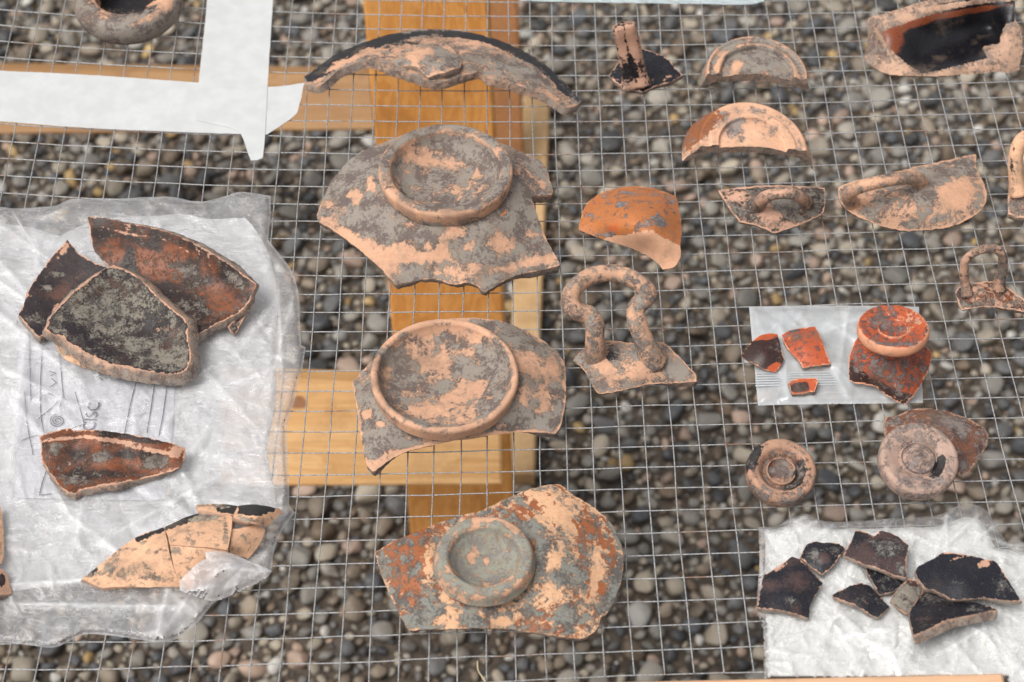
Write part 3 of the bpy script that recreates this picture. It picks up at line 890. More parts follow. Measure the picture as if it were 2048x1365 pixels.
sheet("paper_tape", [(416, -60), (414, 0), (406, 84), (397, 166), (391.6, 241), (408, 244), (431, 250), (452, 254), (472, 261), (481, 268), (487.5, 281), (492, 294), (497, 309), (501.6, 321), (513, 321),
      (525, 316), (528, 295), (530, 269), (536, 156), (542, 62.5), (546, 0), (548, -60)], 1.6, M_TAPE, "white paper tape crossing over the other strip, its lower end torn to a tongue", "tape")
sheet("plastic_sheet", [(1030, -70), (1540, -70), (1528, 3), (1500, 9), (1400, 8), (1250, 6), (1120, 4), (1040, 1)], 2.0, M_STRIP, "pale bluish plastic sheet edge at the top of the mesh", "plastic sheet", amp=1.2)

# ------------------------------------------------------------------ plastic bags
def creases(n, box, seed, lo=15, hi=160, wide=5.0):
    r = np.random.default_rng(seed)
    x0, y0, x1, y1 = box
    segs = []
    for _ in range(n):
        a = r.uniform(0, math.pi); L = r.uniform(lo, hi)
        segs.append((r.uniform(x0, x1), r.uniform(y0, y1), math.cos(a), math.sin(a), L, r.uniform(0.35, 1.0) * r.choice([1, 1, -0.6]), r.uniform(0.5, 1.2) * wide))
    return segs
def crease_field(q, segs):
    h = np.zeros(len(q))
    for (cx, cy, ca, sa, L, amp, w) in segs:
        dx, dy = q[:, 0] - cx, q[:, 1] - cy
        u = dx * ca + dy * sa; v = -dx * sa + dy * ca
        near = (np.abs(u) < L) & (np.abs(v) < 7 * w)
        if near.any():
            fade = np.cos(np.clip(u[near] / L, -1, 1) * math.pi / 2)
            h[near] += amp * fade * np.exp(-np.abs(v[near]) / w)
    return h
def film(name, outline, z, amp, segs, mat, parent, grid=5.5, edge=6.0, puff=None, swell=0.8, seed=0, jag=0.9, zmin=0.75, lip=0.25):
    ol = spline(outline, 7, True, 35)
    p3 = np.concatenate([ol, np.zeros((len(ol), 1))], 1)
    if jag: ol = ol + jag * 2.5 * np.stack([fbm(p3, .06, 3, seed + 1), fbm(p3, .06, 3, seed + 2)], 1)
    x0, y0 = ol.min(0); x1, y1 = ol.max(0)
    gx, gy = np.meshgrid(np.arange(x0, x1, grid), np.arange(y0, y1, grid * .87)); gx[1::2] += grid / 2
    g = np.stack([gx.ravel(), gy.ravel()], 1); g = g[inside(ol, g)]; g = g[min_dist(g, ol) > grid * .5]
    ov, _, of, *_ = delaunay_2d_cdt([Vector(v) for v in np.concatenate([ol, g])], [], [list(range(len(ol)))], 1, 1e-5)
    q = np.array([tuple(v) for v in ov]); tri = np.array([list(f) for f in of if len(f) == 3])
    cr = crease_field(q, segs)
    ed = np.minimum(min_dist(q, ol) / edge, 1.0)
    q3 = np.concatenate([q, np.zeros((len(q), 1))], 1)
    h = z * (lip + (1 - lip) * ed) + (amp * cr + swell * 2 * fbm(q3, 1 / 70., 3, seed + 3) + 0.35 * swell * fbm(q3, 1 / 14., 2, seed + 4)) * (lip + (1 - lip) * ed)
    if puff is not None: h = h + puff(q)
    h = np.maximum(h, zmin)
    V = P(q[:, 0], q[:, 1], h)
    a, b, c = V[tri[:, 0]], V[tri[:, 1]], V[tri[:, 2]]
    dn = np.cross(b - a, c - a)[:, 2] < 0
    tri[dn] = tri[dn][:, ::-1]
    W = np.zeros((len(q), 4)); W[:, 0] = np.clip(np.abs(cr) * 0.7, 0, 1) + 0.35 * np.exp(-(min_dist(q, ol) / 5.0) ** 2)
    return mesh_obj(name, V, tri, mat, parent, wear=W)
def bump_at(*spots):
    def f(q):
        h = np.zeros(len(q))
        for (cx, cy, rx, ry, a) in spots:
            h += a * np.exp(-((q[:, 0] - cx) / rx) ** 2 - ((q[:, 1] - cy) / ry) ** 2)
        return h
    return f

bag = thing("plastic_bag", "large crumpled translucent plastic bag spread under the left sherds", "plastic bag", 300, 850)
LB = [(-70, 432), (0, 415), (30, 418), (70, 415), (110, 412), (140, 400), (230, 398), (340, 394), (400, 404), (455, 392), (480, 384), (505, 386), (541, 392), (541, 430), (536, 480), (560, 510), (585, 545), (597, 590),
      (600, 640), (602, 690), (611, 695), (605, 740), (598, 760), (590, 800), (575, 850), (575, 900), (578, 960), (578, 1010), (590, 1025), (565, 1062), (548, 1105), (543, 1143), (500, 1175), (430, 1205), (400, 1240),
      (360, 1275), (320, 1285), (250, 1275), (170, 1270), (110, 1295), (50, 1290), (0, 1285), (-70, 1285)]
LI = [(-60, 446), (0, 448), (60, 455), (120, 472), (180, 445), (250, 434), (320, 432), (360, 428), (420, 438), (490, 436), (515, 466), (540, 515), (555, 600), (548, 700), (552, 800), (535, 900), (545, 960), (552, 1010),
      (515, 1065), (450, 1100), (380, 1140), (200, 1160), (0, 1185), (-60, 1185)]
sgA = creases(70, (-40, 400, 600, 1290), 3, lo=50, hi=260, wide=9); sgB = creases(110, (-40, 400, 600, 1290), 4, wide=4.5); sgC = creases(70, (-40, 430, 560, 1180), 5, lo=30, hi=200, wide=10)
sgA += [(250, 1155, 1, -0.06, 330, 1.6, 7.0), (180, 1210, 1, 0.02, 260, 1.2, 6.0), (560, 650, 0.05, 1, 120, 1.2, 5.0), (330, 1010, 0.8, -0.45, 150, 1.0, 6)]
film("back_sheet", LB, 1.2, 0.5, sgB, M_FILMB, bag, grid=9, seed=11, swell=0.3)
film("lining", LI, 2.4, 1.0, sgC, M_LINE, bag, grid=7, seed=12, swell=0.5, zmin=1.3)
sgA += creases(90, (-40, 400, 600, 1290), 6, lo=10, hi=60, wide=3.0)
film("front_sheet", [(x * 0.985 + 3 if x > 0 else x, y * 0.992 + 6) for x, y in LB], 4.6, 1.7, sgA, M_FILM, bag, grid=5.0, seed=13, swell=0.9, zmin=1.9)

lab = thing("paper_label", "printed paper label with ruled lines and a spiral mark inside the bag", "label", 190, 830, 2.0)
sheet("paper", [(38, 660), (200, 690), (352, 720), (345, 860), (330, 1000), (200, 1000), (30, 996), (34, 830)], 3.0, M_PAPER, parent=lab, amp=0.3, thick=0.12)
def ink_line(pts, w=0.42, z=3.75):
    p = spline(pts, 6, False, 60); c = P(p[:, 0], p[:, 1], np.full(len(p), z))
    t = np.gradient(c, axis=0); t /= np.linalg.norm(t, axis=1, keepdims=True); s = np.cross(t, [0, 0, 1.0]) * w * 0.5e-3
    s = s * (1 + 0.5 * fbm(c, 700, 2, 4))[:, None]
    n = len(c); V = np.concatenate([c + s, c - s, c + s - [0, 0, 1e-4], c - s - [0, 0, 1e-4]])
    F = [[i, i + 1, n + i + 1, n + i] for i in range(n - 1)]
    mesh_obj("ink_line", V, F, M_INK, lab)
for ln in [[(59, 668), (60, 730), (62, 800)], [(49, 784), (55, 850), (66, 910)], [(85, 690), (81, 770), (82, 830), (88, 868)], [(118, 700), (123, 750), (126, 795)], [(276, 752), (263, 800), (249, 868)], [(311, 756), (300, 830), (294, 866)],
           [(336, 758), (326, 830), (318, 872)], [(150, 784), (160, 818), (169, 849), (155, 853), (139, 858)], [(42, 882), (62, 874), (82, 870)], [(92, 943), (84, 968), (79, 991), (103, 988)], [(122, 974), (143, 988)],
           [(128, 792), (120, 812)], [(103, 757), (113, 766), (99, 775)], [(98, 742), (112, 747), (100, 752)], [(96, 786), (108, 792)], [(192, 746), (207, 748), (194, 754), (206, 760)], [(76, 838), (108, 812), (118, 800)]]:
    ink_line(ln)
sp = [(115 + (3 + 2.15 * a) * math.cos(a * 1.0), 842 + (3 + 2.15 * a) * 0.85 * math.sin(a)) for a in np.arange(0, 6 * math.pi * 0.33 * 3, 0.35)]
sp = [(115 + (2.0 + 0.78 * a) * math.cos(a), 842 + (2.0 + 0.78 * a) * 0.85 * math.sin(a)) for a in np.arange(0, 17.5, 0.35)]
ink_line(sp, 0.45)
def lettering(txt, px, py, rot, size):
    cu = bpy.data.curves.new("lettering", 'FONT'); cu.body = txt; cu.size = size; cu.extrude = 0.00004; cu.align_x = 'CENTER'; cu.align_y = 'CENTER'
    cu.materials.append(M_INK)
    tmp = bpy.data.objects.new("lettering", cu); COL.objects.link(tmp)
    dg = bpy.context.evaluated_depsgraph_get()
    me = bpy.data.meshes.new_from_object(tmp.evaluated_get(dg))
    bpy.data.objects.remove(tmp)
    o = bpy.data.objects.new("lettering", me); COL.objects.link(o); o.parent = lab
    o.location = P1(px, py, 3.8) - np.array(lab.location); o.rotation_euler = (0, 0, rot)
lettering("CISC", 184, 833, math.radians(88), 0.0085)

fb2 = thing("foam_bag", "white bag of soft foam wrap under the black sherds at the corner", "plastic bag", 1780, 1200)
YB = [(1517, 1055), (1559, 1050.5), (1581, 1035), (1615, 1029), (1649, 1043), (1706, 1043), (1762, 1039), (1832, 1035), (1875, 1031), (1914, 1014), (1945, 1009.6), (1971, 1019.5), (1988, 1042), (2004, 1070), (2013, 1083), (2044, 1084),
      (2110, 1100), (2110, 1400), (2014, 1392), (2012, 1358), (1900, 1358), (1700, 1360), (1528, 1358), (1526, 1262), (1514, 1220), (1519, 1121)]
YI = [(1530, 1062), (1575, 1052), (1600, 1042), (1640, 1056), (1706, 1058), (1800, 1056), (1880, 1052), (1930, 1034), (1960, 1040), (1975, 1064), (1990, 1096), (2040, 1104), (2110, 1120), (2110, 1396), (2018, 1390), (2016, 1358), (1900, 1358), (1700, 1360), (1535, 1358), (1534, 1262), (1528, 1220), (1530, 1121)]
sgY = creases(80, (1510, 1010, 2060, 1350), 8, lo=25, hi=160, wide=9)
film("foam_wrap", YI, 4.0, 1.3, sgY, M_FOAM, fb2, grid=5.5, seed=21, swell=1.0)
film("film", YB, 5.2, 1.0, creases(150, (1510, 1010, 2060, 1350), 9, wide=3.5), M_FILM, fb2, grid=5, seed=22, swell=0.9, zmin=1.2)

zb = thing("zip_bag", "small clear zip bag with a ribbed closure lying on the mesh", "zip bag", 1660, 710)
ZB = [(1498, 614), (1600, 612), (1720, 612), (1838, 614), (1841, 700), (1846, 806), (1730, 808), (1620, 809), (1516, 811.5), (1507, 712)]
film("back_sheet", ZB, 1.1, 0.25, creases(20, (1500, 615, 1840, 810), 14, wide=8), M_ZIP, zb, grid=9, seed=31, swell=0.2, jag=0)
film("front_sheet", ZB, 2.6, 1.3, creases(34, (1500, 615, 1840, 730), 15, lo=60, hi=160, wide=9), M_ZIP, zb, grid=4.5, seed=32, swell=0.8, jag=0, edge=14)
def rib(y0, y1):
    p = np.array([(1511 + k * 332 / 40, y0 + (y1 - y0) * k / 40) for k in range(41)])
    c = P(p[:, 0], p[:, 1], np.full(41, 2.9)); S = 6
    V = np.concatenate([[x + 0.00045 * np.array([0, math.cos(a), math.sin(a)]) for a in np.arange(S) * math.pi / 3] for x in c])
    F = [[i * S + k, i * S + (k + 1) % S, (i + 1) * S + (k + 1) % S, (i + 1) * S + k] for i in range(40) for k in range(S)]
    mesh_obj("zip_rib", V, F, M_ZIP, zb, wear=np.full((len(V), 4), 0.5))
for k in range(6):
    rib(747 + k * 5.0, 741 + k * 5.0)
# ------------------------------------------------------------------ pottery
POT = "pottery fragment"
CUPS = "small sherds lying together"
def T3(m): return [m, M_EDGE, m]

# arched rim fragment with the stump of a handle
o = thing("rim_fragment", "wide arched rim fragment with a black lip and a broken handle scar", POT, 880, 150)
GO = Z(580, 0, 3.2, [(90, 490), (130, 465), (210, 405), (300, 345), (390, 305), (480, 270), (640, 220), (800, 195), (930, 187), (1060, 195), (1200, 220), (1350, 265), (1500, 330), (1640, 420), (1740, 510), (1820, 600), (1862, 655),
     (1845, 672), (1770, 688), (1700, 650), (1640, 612), (1550, 580), (1400, 530), (1270, 505), (1220, 462), (1140, 475), (1050, 505), (960, 528), (890, 525), (800, 490), (680, 450), (560, 402), (480, 388), (400, 412), (300, 460), (240, 512), (190, 548), (140, 545), (95, 525)])
shell("wall", GO, [(610, 158, 5), (870, 60, 5), (1155, 205, 5), (740, 78, 5), (1010, 85, 5), (1090, 130, 5), (680, 104, 5),
                   (720, 122, 15), (860, 162, 19), (961, 146, 17), (1060, 180, 13), (1110, 198, 9), (640, 165, 8), (870, 95, 15), (760, 105, 15), (980, 110, 15), (1070, 150, 11), (870, 125, 18)],
      5.0, T3(M_KRA), o, base=(0.48, 0.16, 0, 0), floor=0.8, edge_bare=0.75, edge_w=3.0, rough=.1, grid=4,
      blobs=[('s', 640, 132, 50, 11, .5, -35), ('s', 715, 88, 60, 11, .5, -18)])
M_GLIP = pottery("black_lip", CLAY, (0.016, 0.015, 0.018), (0.10, 0.05, 0.035), GREY, gloss=0.45, scale=100, kd=1.5)
o.children[0].data.materials[0] = M_GLIP
def reblob(ob, base, blobs, warp=5.0):
    me = ob.data; n = len(me.vertices); co = np.empty(n * 3, np.float32); me.vertices.foreach_get('co', co)
    w = co.reshape(-1, 3).astype(float) + np.array(ob.parent.location if ob.parent else ob.location)[None]
    old = np.empty(n * 4, np.float32); a = me.attributes['wear']; a.data.foreach_get('color', old)
    new = wear_of(w, base, blobs, warp, 3); a.data.foreach_set('color', new.astype(np.float32).ravel())
LIP = [(610, 154), (640, 128), (674, 106), (730, 82), (780, 70), (830, 62), (870, 59), (911, 62), (955, 70), (1002, 84), (1049, 104), (1092, 132), (1124, 160), (1148, 188), (1149, 200), (1126, 186), (1100, 158), (1058, 126), (1008, 103), (955, 84), (905, 72), (870, 69), (830, 75), (785, 86), (735, 100), (692, 122), (655, 150), (632, 166), (618, 166)]
reblob(o.children[0], (0.50, 0.22, 0.0, 0.05), [('k', 885, 330, 6, 0, .45), ('poly', 's', LIP, .62), ('poly', 'd', LIP, -.30),
    ('d', 1050, 140, 90, 8, .2, 25), ('b', 690, 122, 40, 5, .5, -25), ('b', 1080, 180, 60, 5, .5, 27), ('s', 640, 130, 45, 12, .8, -38), ('s', 700, 94, 55, 10, .8, -24), ('s', 780, 74, 60, 9, .8, -8), ('s', 870, 66, 70, 9, .7), ('s', 960, 76, 60, 8, .6, 14), ('s', 1040, 104, 60, 8, .75, 28), ('s', 1105, 150, 60, 9, .9, 42), ('s', 1140, 190, 26, 9, .8, 50),
    ('s', 790, 86, 50, 10, .35), ('d', 980, 130, 60, 18, .35, 20), ('d', 1050, 155, 50, 16, .3, 30), ('b', 840, 100, 32, 9, .4), ('b', 740, 105, 30, 7, .3, -15), ('b', 960, 95, 60, 9, .35, 15), ('b', 660, 140, 30, 6, .3, -30)])
hs_ = shell("handle_stump", Z(580, 0, 3.2, [(640, 400), (690, 370), (720, 325), (790, 300), (860, 275), (950, 270), (1030, 305), (1070, 350), (1100, 400), (1090, 430), (1020, 455), (930, 480), (890, 500), (860, 480), (820, 430), (770, 425), (700, 418)]),
      [(785, 126, 19), (818, 100, 20), (850, 90, 18), (900, 98, 18), (925, 125, 20), (855, 152, 21), (850, 118, 23), (890, 122, 24), (828, 132, 22.5), (870, 142, 23.5)], 6, T3(M_KRA), o, base=(0.66, 0, 0, 0),
      blobs=[('b', 838, 108, 30, 12, .8), ('b', 830, 128, 7, 26, .6, -25), ('b', 890, 148, 40, 5, .6, -12), ('d', 880, 118, 30, 16, .3), ('b', 900, 96, 40, 4, .4, 15)], edge_bare=0.35)

# large base with tall ring foot
o = thing("pot_base", "largest base fragment with a tall round ring foot and jagged grey and buff wall", POT, 890, 430)
HO = Z(600, 220, 3.412, [(530, 240), (440, 275), (340, 340), (230, 470), (160, 600), (118, 700), (125, 765), (215, 815), (330, 895), (430, 975), (530, 1065), (600, 1135), (650, 1192), (680, 1190), (760, 1172), (860, 1155), (940, 1158), (1010, 1187), (1095, 1190), (1150, 1178), (1210, 1205),
     (1240, 1238), (1270, 1246), (1300, 1225), (1380, 1175), (1500, 1125), (1640, 1095), (1768, 1062), (1772, 1040), (1740, 985), (1680, 880), (1620, 720), (1585, 620), (1580, 590), (1650, 586), (1725, 580), (1722, 540), (1680, 400), (1640, 350), (1500, 280), (1400, 240), (1250, 170), (980, 130), (740, 160)])
shell("wall", HO, [(755, 290, 17), (667, 358, 12), (635, 425, 12), (663, 459, 9), (755, 532, 7.5), (790, 569, 7), (860, 558, 7.5), (972, 585, 6.5), (1040, 549, 8), (1118, 531, 7.5), (1092, 478, 11), (1063, 393, 19), (1105, 390, 15), (1081, 322, 16), (1010, 290, 20), (890, 262, 22),
      (890, 350, 17), (850, 350, 17), (930, 350, 17), (890, 320, 17), (890, 385, 17), (760, 360, 25), (1020, 370, 25), (790, 420, 25.5), (890, 455, 25), (980, 430, 25), (720, 430, 17.5), (780, 490, 15.5), (890, 510, 16), (1000, 500, 16)],
      6.5, T3(M_KRA), o, base=(0.76, 0.05, 0, 0), grid=4.5, edge_bare=0.45,
      blobs=[('d', 700, 370, 60, 45, .35), ('d', 740, 440, 60, 30, .35, 35), ('d', 880, 470, 100, 20, .2), ('b', 712, 392, 17, 18, 1.2, 30), ('b', 745, 375, 12, 12, .9), ('b', 738, 357, 12, 6, .6, -45), ('b', 660, 408, 14, 8, .7), ('b', 690, 475, 60, 16, .85, 40), ('b', 750, 510, 50, 22, .9, 40), ('b', 800, 505, 34, 22, .8),
             ('b', 850, 515, 45, 14, .75), ('b', 885, 500, 16, 26, .8), ('b', 908, 465, 26, 16, 1.0), ('b', 900, 450, 18, 7, .5), ('b', 952, 480, 8, 8, .7), ('b', 940, 492, 10, 9, .7), ('b', 1005, 488, 26, 20, 1.0), ('b', 855, 492, 8, 10, .8), ('b', 810, 445, 14, 7, .5), ('b', 920, 545, 50, 18, .7), ('b', 780, 545, 26, 24, .4), ('b', 1062, 468, 16, 11, .8),
             ('b', 1040, 530, 60, 10, .7, -15), ('b', 1090, 522, 26, 9, .7), ('b', 950, 530, 14, 10, .6), ('b', 680, 425, 18, 14, .45), ('b', 1055, 350, 26, 12, .35, 50), ('b', 1085, 370, 18, 8, .35, 40), ('d', 1040, 430, 40, 50, .3), ('d', 800, 552, 30, 10, .4), ('d', 700, 320, 50, 20, .3), ('b', 810, 415, 10, 4, .8)])
m1 = mm_per_px(891, 336, 36)
R = 135 * m1
lathe("foot_ring", (891, 336, 34.0), (0.0, 0.02), [(R * 0.93, -12), (R * 0.965, -9), (R * .985, -6), (R, -3.2), (R * 1.0, -1.4), (R * .975, -.1), (R * .93, 0.15), (R * .85, -.15), (R * .825, -.6), (R * .80, -3.2), (R * .76, -6.2), (R * .66, -9.4), (R * .5, -11.4), (R * .25, -12.6), (0.05, -12.8)],
      T3(M_KRA), o, base=(0.72, 0.05, 0, 0), corner=20, rough=.22, wob=.004, bare=[(R * 1.0, 1.0, .55), (R * .82, .7, .5)],
      blobs=[('d', 950, 300, 50, 28, .6, 20), ('d', 985, 345, 22, 40, .5), ('d', 860, 275, 50, 14, .4), ('b', 830, 310, 35, 20, .6), ('b', 880, 330, 60, 14, .5), ('b', 970, 350, 30, 40, .45, 40), ('d', 875, 360, 24, 20, .7), ('b', 895, 380, 40, 12, .4), ('b', 945, 265, 20, 7, .6), ('b', 785, 380, 16, 30, .5), ('b', 800, 405, 30, 12, .6, 35), ('b', 905, 425, 60, 8, .6),
             ('d', 790, 315, 14, 40, .3), ('d', 900, 412, 60, 8, .3), ('d', 1010, 320, 10, 30, .2), ('b', 1005, 300, 14, 20, .4, 50)])
mesh_chip = shell("chip", [(995, 424), (1003, 418), (1012, 419), (1012, 427), (1004, 432), (998, 432)], [(1000, 425, 24)], 1.2, [M_ORG, M_ORG, M_ORG], o, base=(0, 1, 0, 0.2), jag=.5, step=3, grid=3)
mesh_chip['label'] = "small orange chip in the wall"

# second base: wide low ring
o = thing("pot_base", "base fragment with a wide thin buff ring, below the largest one", POT, 900, 840)
IO = Z(660, 600, 3.531, [(155, 590), (175, 690), (210, 900), (235, 1060), (265, 1170), (300, 1210), (325, 1205), (400, 1145), (550, 1070), (700, 1033), (900, 993), (1100, 963), (1300, 938), (1480, 935), (1590, 948), (1622, 905), (1650, 800), (1665, 700), (1665, 540), (1650, 430), (1590, 360), (1480, 270), (1300, 180), (1150, 140),
     (1000, 128), (820, 140), (600, 200), (430, 330), (350, 390), (240, 490)])
shell("wall", IO, [(704, 767, 8), (720, 855, 8), (745, 941, 6.5), (816, 903, 8), (915, 882, 10), (1028, 866, 10), (1110, 868, 7), (1130, 798, 8), (1110, 702, 9), (1028, 651, 11), (943, 637, 15), (830, 656, 15), (758, 710, 11),
      (890, 755, 10), (840, 755, 10), (940, 755, 10), (890, 710, 11), (890, 800, 11), (745, 800, 18), (800, 850, 17), (900, 868, 15), (1000, 840, 18.5), (1050, 760, 19), (1020, 690, 18.5), (1085, 770, 14), (765, 870, 13)],
      6, T3(M_KRA), o, base=(0.72, 0.03, 0, 0), grid=4.5, edge_bare=0.85, edge_w=7,
      blobs=[('b', 735, 830, 12, 10, .9), ('b', 761, 847, 7, 6, 1.0), ('b', 1055, 725, 40, 26, .8, 25), ('b', 1105, 730, 12, 40, .75, -20), ('b', 1090, 790, 14, 30, .7), ('b', 1045, 790, 16, 24, .5, 20), ('b', 870, 893, 90, 9, .8, -12), ('b', 1000, 872, 90, 9, .5), ('b', 752, 925, 30, 9, .7, -20), ('d', 750, 890, 30, 40, .3), ('d', 1030, 670, 50, 18, .4, 35),
             ('d', 1090, 700, 20, 14, .5), ('d', 1060, 830, 40, 20, .3), ('b', 1080, 820, 30, 10, .35), ('b', 800, 905, 30, 8, .5)])
m1 = mm_per_px(890, 748, 27)
R = 149 * m1
lathe("foot_ring", (889, 747, 26.0), (0.02, 0.0), [(R * .97, -8), (R * .985, -5), (R * .998, -2.2), (R * .995, -.7), (R * .965, 0.15), (R * .925, 0.1), (R * .90, -.6), (R * .88, -3), (R * .84, -5.6), (R * .72, -8.4), (R * .5, -10.4), (R * .25, -11.4), (0.05, -11.6)],
      T3(M_KRA), o, corner=20, rough=.2, base=(0.46, 0.03, 0, 0), bare=[(R * .965, 1.6, .5)],
      blobs=[('k', 889, 747, 9, 0, .3), ('d', 800, 745, 36, 34, .55), ('d', 780, 710, 30, 18, .35), ('d', 905, 690, 35, 9, .5), ('d', 985, 700, 36, 28, .55, 40), ('d', 985, 740, 30, 20, .55), ('d', 925, 740, 28, 22, .65, 40), ('d', 890, 775, 22, 14, .6, -30), ('d', 1005, 765, 20, 30, .35), ('b', 860, 660, 60, 10, .4), ('b', 940, 665, 60, 16, .5, 25), ('b', 870, 730, 40, 22, .3),
             ('b', 925, 790, 60, 20, .45, -20), ('d', 790, 810, 30, 24, .35, 40), ('d', 840, 845, 40, 8, .4, 12), ('d', 930, 808, 34, 5, .5, -22), ('b', 860, 825, 60, 12, .35), ('d', 990, 820, 40, 8, .4, -30), ('b', 960, 800, 34, 14, .3), ('b', 776, 745, 9, 16, .8), ('d', 850, 755, 10, 12, .3)])

# third base: shallow, rust coloured
o = thing("pot_base", "rust streaked base fragment with a low green grey ring at the bottom centre", POT, 990, 1180)
JO = Z(700, 940, 3.2117, [(160, 530), (280, 460), (400, 410), (550, 350), (700, 300), (850, 260), (950, 210), (1100, 145), (1230, 107), (1350, 97), (1420, 150), (1560, 240), (1680, 350), (1740, 480), (1755, 600), (1740, 720), (1690, 850), (1640, 930), (1610, 945), (1580, 1030), (1500, 1080), (1400, 1078), (1200, 1048), (1000, 1023), (850, 1018), (700, 1022),
     (500, 1026), (380, 1033), (330, 950), (250, 790), (190, 640)])
shell("wall", JO, [(750, 1105, 8), (870, 1049, 13), (965, 1021, 16), (1083, 973, 15), (1120, 971, 13), (1186, 1015, 10), (1242, 1090, 8), (1242, 1164, 7), (1198, 1236, 7), (1167, 1275, 6), (1011, 1258, 8), (918, 1258, 8), (818, 1261, 6), (778, 1186, 7), (968, 1114, 9), (940, 1114, 10), (996, 1114, 10), (968, 1090, 10), (968, 1138, 10), (860, 1110, 18), (960, 1215, 15), (1080, 1110, 18), (1150, 1090, 15.5), (1180, 1160, 12), (860, 1200, 13)],
      5, T3(M_RUS), o, base=(0.46, 0.42, 0, 0.3), grid=4.0, edge_bare=0.3,
      blobs=[('k', 968, 1112, 7, 0, .5), ('s', 820, 1100, 46, 60, .75, 20), ('s', 810, 1170, 30, 60, .55, -20), ('s', 1060, 1020, 60, 18, .4, -20), ('s', 1180, 1060, 18, 40, .6, -35), ('s', 1215, 1110, 14, 40, .5, -20), ('s', 1170, 1120, 8, 60, .5, -10), ('s', 1205, 1180, 16, 22, .6), ('b', 1100, 1010, 60, 28, .6, 20), ('b', 1195, 1140, 14, 60, .6, 8), ('b', 1130, 1050, 50, 20, .3, 30), ('b', 858, 1118, 14, 40, .6),
             ('d', 1225, 1190, 14, 60, .6, 15), ('d', 1235, 1060, 9, 40, .4, -20), ('d', 1060, 1060, 26, 20, .6), ('d', 1090, 1090, 18, 18, .6), ('d', 1130, 1150, 30, 24, .55, -20), ('d', 1080, 1140, 14, 26, .5), ('d', 860, 1220, 40, 30, .5), ('d', 940, 1245, 50, 16, .45), ('d', 1060, 1200, 26, 26, .35), ('d', 1130, 1230, 30, 26, .5), ('d', 830, 1245, 24, 16, .5), ('b', 900, 1240, 20, 14, .7), ('b', 1020, 1200, 60, 26, .3, -15), ('b', 1100, 1195, 40, 30, .35),
             ('b', 1005, 1245, 22, 8, .8), ('d', 800, 1080, 12, 12, .4), ('d', 770, 1110, 12, 20, .3), ('d', 950, 1215, 60, 12, .4), ('b', 895, 1200, 12, 26, .5, -20), ('b', 1115, 1120, 16, 30, .4)])
m1 = mm_per_px(969, 1112, 24)
R = 99 * m1
M_JR = pottery("green_grey_ring", CLAY, (0.2, 0.19, 0.17), (0.2, 0.19, 0.17), (0.27, 0.265, 0.215), gloss=0.8, scale=120, dep2=(0.2, 0.185, 0.17))
lathe("foot_ring", (968, 1111, 23.5), (0.0, 0.0), [(R * 1.05, -6), (R * 1.02, -3.5), (R * .995, -1.5), (R * .965, -.2), (R * .88, 0.25), (R * .76, 0.05), (R * .72, -.8), (R * .68, -3.2), (R * .55, -6.2), (R * .3, -8.6), (0.05, -9.2)],
      T3(M_JR), o, corner=20, rough=.2, base=(0.74, 0, 0, 0), bare=[(R * .99, 1.2, .3), (R * .72, .6, .25)],
      blobs=[('b', 950, 1045, 9, 9, 1.1), ('b', 1025, 1055, 18, 12, .9, 30), ('b', 975, 1040, 30, 5, .6), ('b', 945, 1118, 9, 12, 1.0), ('b', 972, 1124, 5, 8, .9), ('b', 895, 1140, 8, 12, .5), ('b', 980, 1168, 40, 4, .4, -18), ('b', 1030, 1160, 14, 14, .4)])

# orange wall sherd
KO = Z(1100, 340, 2.843, [(162, 340), (175, 270), (210, 190), (300, 130), (420, 97), (520, 97), (620, 115), (715, 150), (735, 230), (748, 330), (742, 430), (742, 490), (720, 540), (690, 560), (640, 568), (600, 520), (520, 470), (400, 425), (300, 395), (220, 365)])
K = shell("orange_sherd", KO, [(1157, 459, 6), (1174, 407, 7), (1248, 374, 9), (1318, 380, 9), (1351, 393, 8), (1363, 456, 12), (1361, 491, 14), (1325, 539, 4), (1241, 489, 8), (1205, 478, 7), (1283, 505, 6), (1260, 430, 24), (1310, 450, 25), (1290, 472, 22), (1340, 487, 17), (1220, 450, 17), (1320, 410, 18), (1345, 520, 9)],
      4.5, T3(M_ORG), base=(0.27, 1.0, 0, 0.12), grid=4, edge_bare=0.6, edge_w=2.5,
      blobs=[('r', 1226, 455, 18, 14, .45), ('d', 1242, 410, 12, 7, .8), ('d', 1322, 445, 14, 9, .7, 30), ('d', 1300, 440, 22, 14, .35), ('d', 1210, 472, 20, 6, .6), ('d', 1340, 400, 14, 20, .3), ('poly', 'b', [(1212, 474), (1235, 473), (1262, 466), (1304, 466), (1339, 480), (1361, 494), (1364, 520), (1350, 545), (1320, 545), (1275, 505), (1235, 490), (1205, 482)], 2.0), ('d', 1345, 505, 12, 12, .8), ('d', 1310, 518, 40, 10, 1.7, 32), ('d', 1270, 388, 30, 5, .4)])
tag(K, "bright orange curved sherd with a pale broken lower edge", POT)

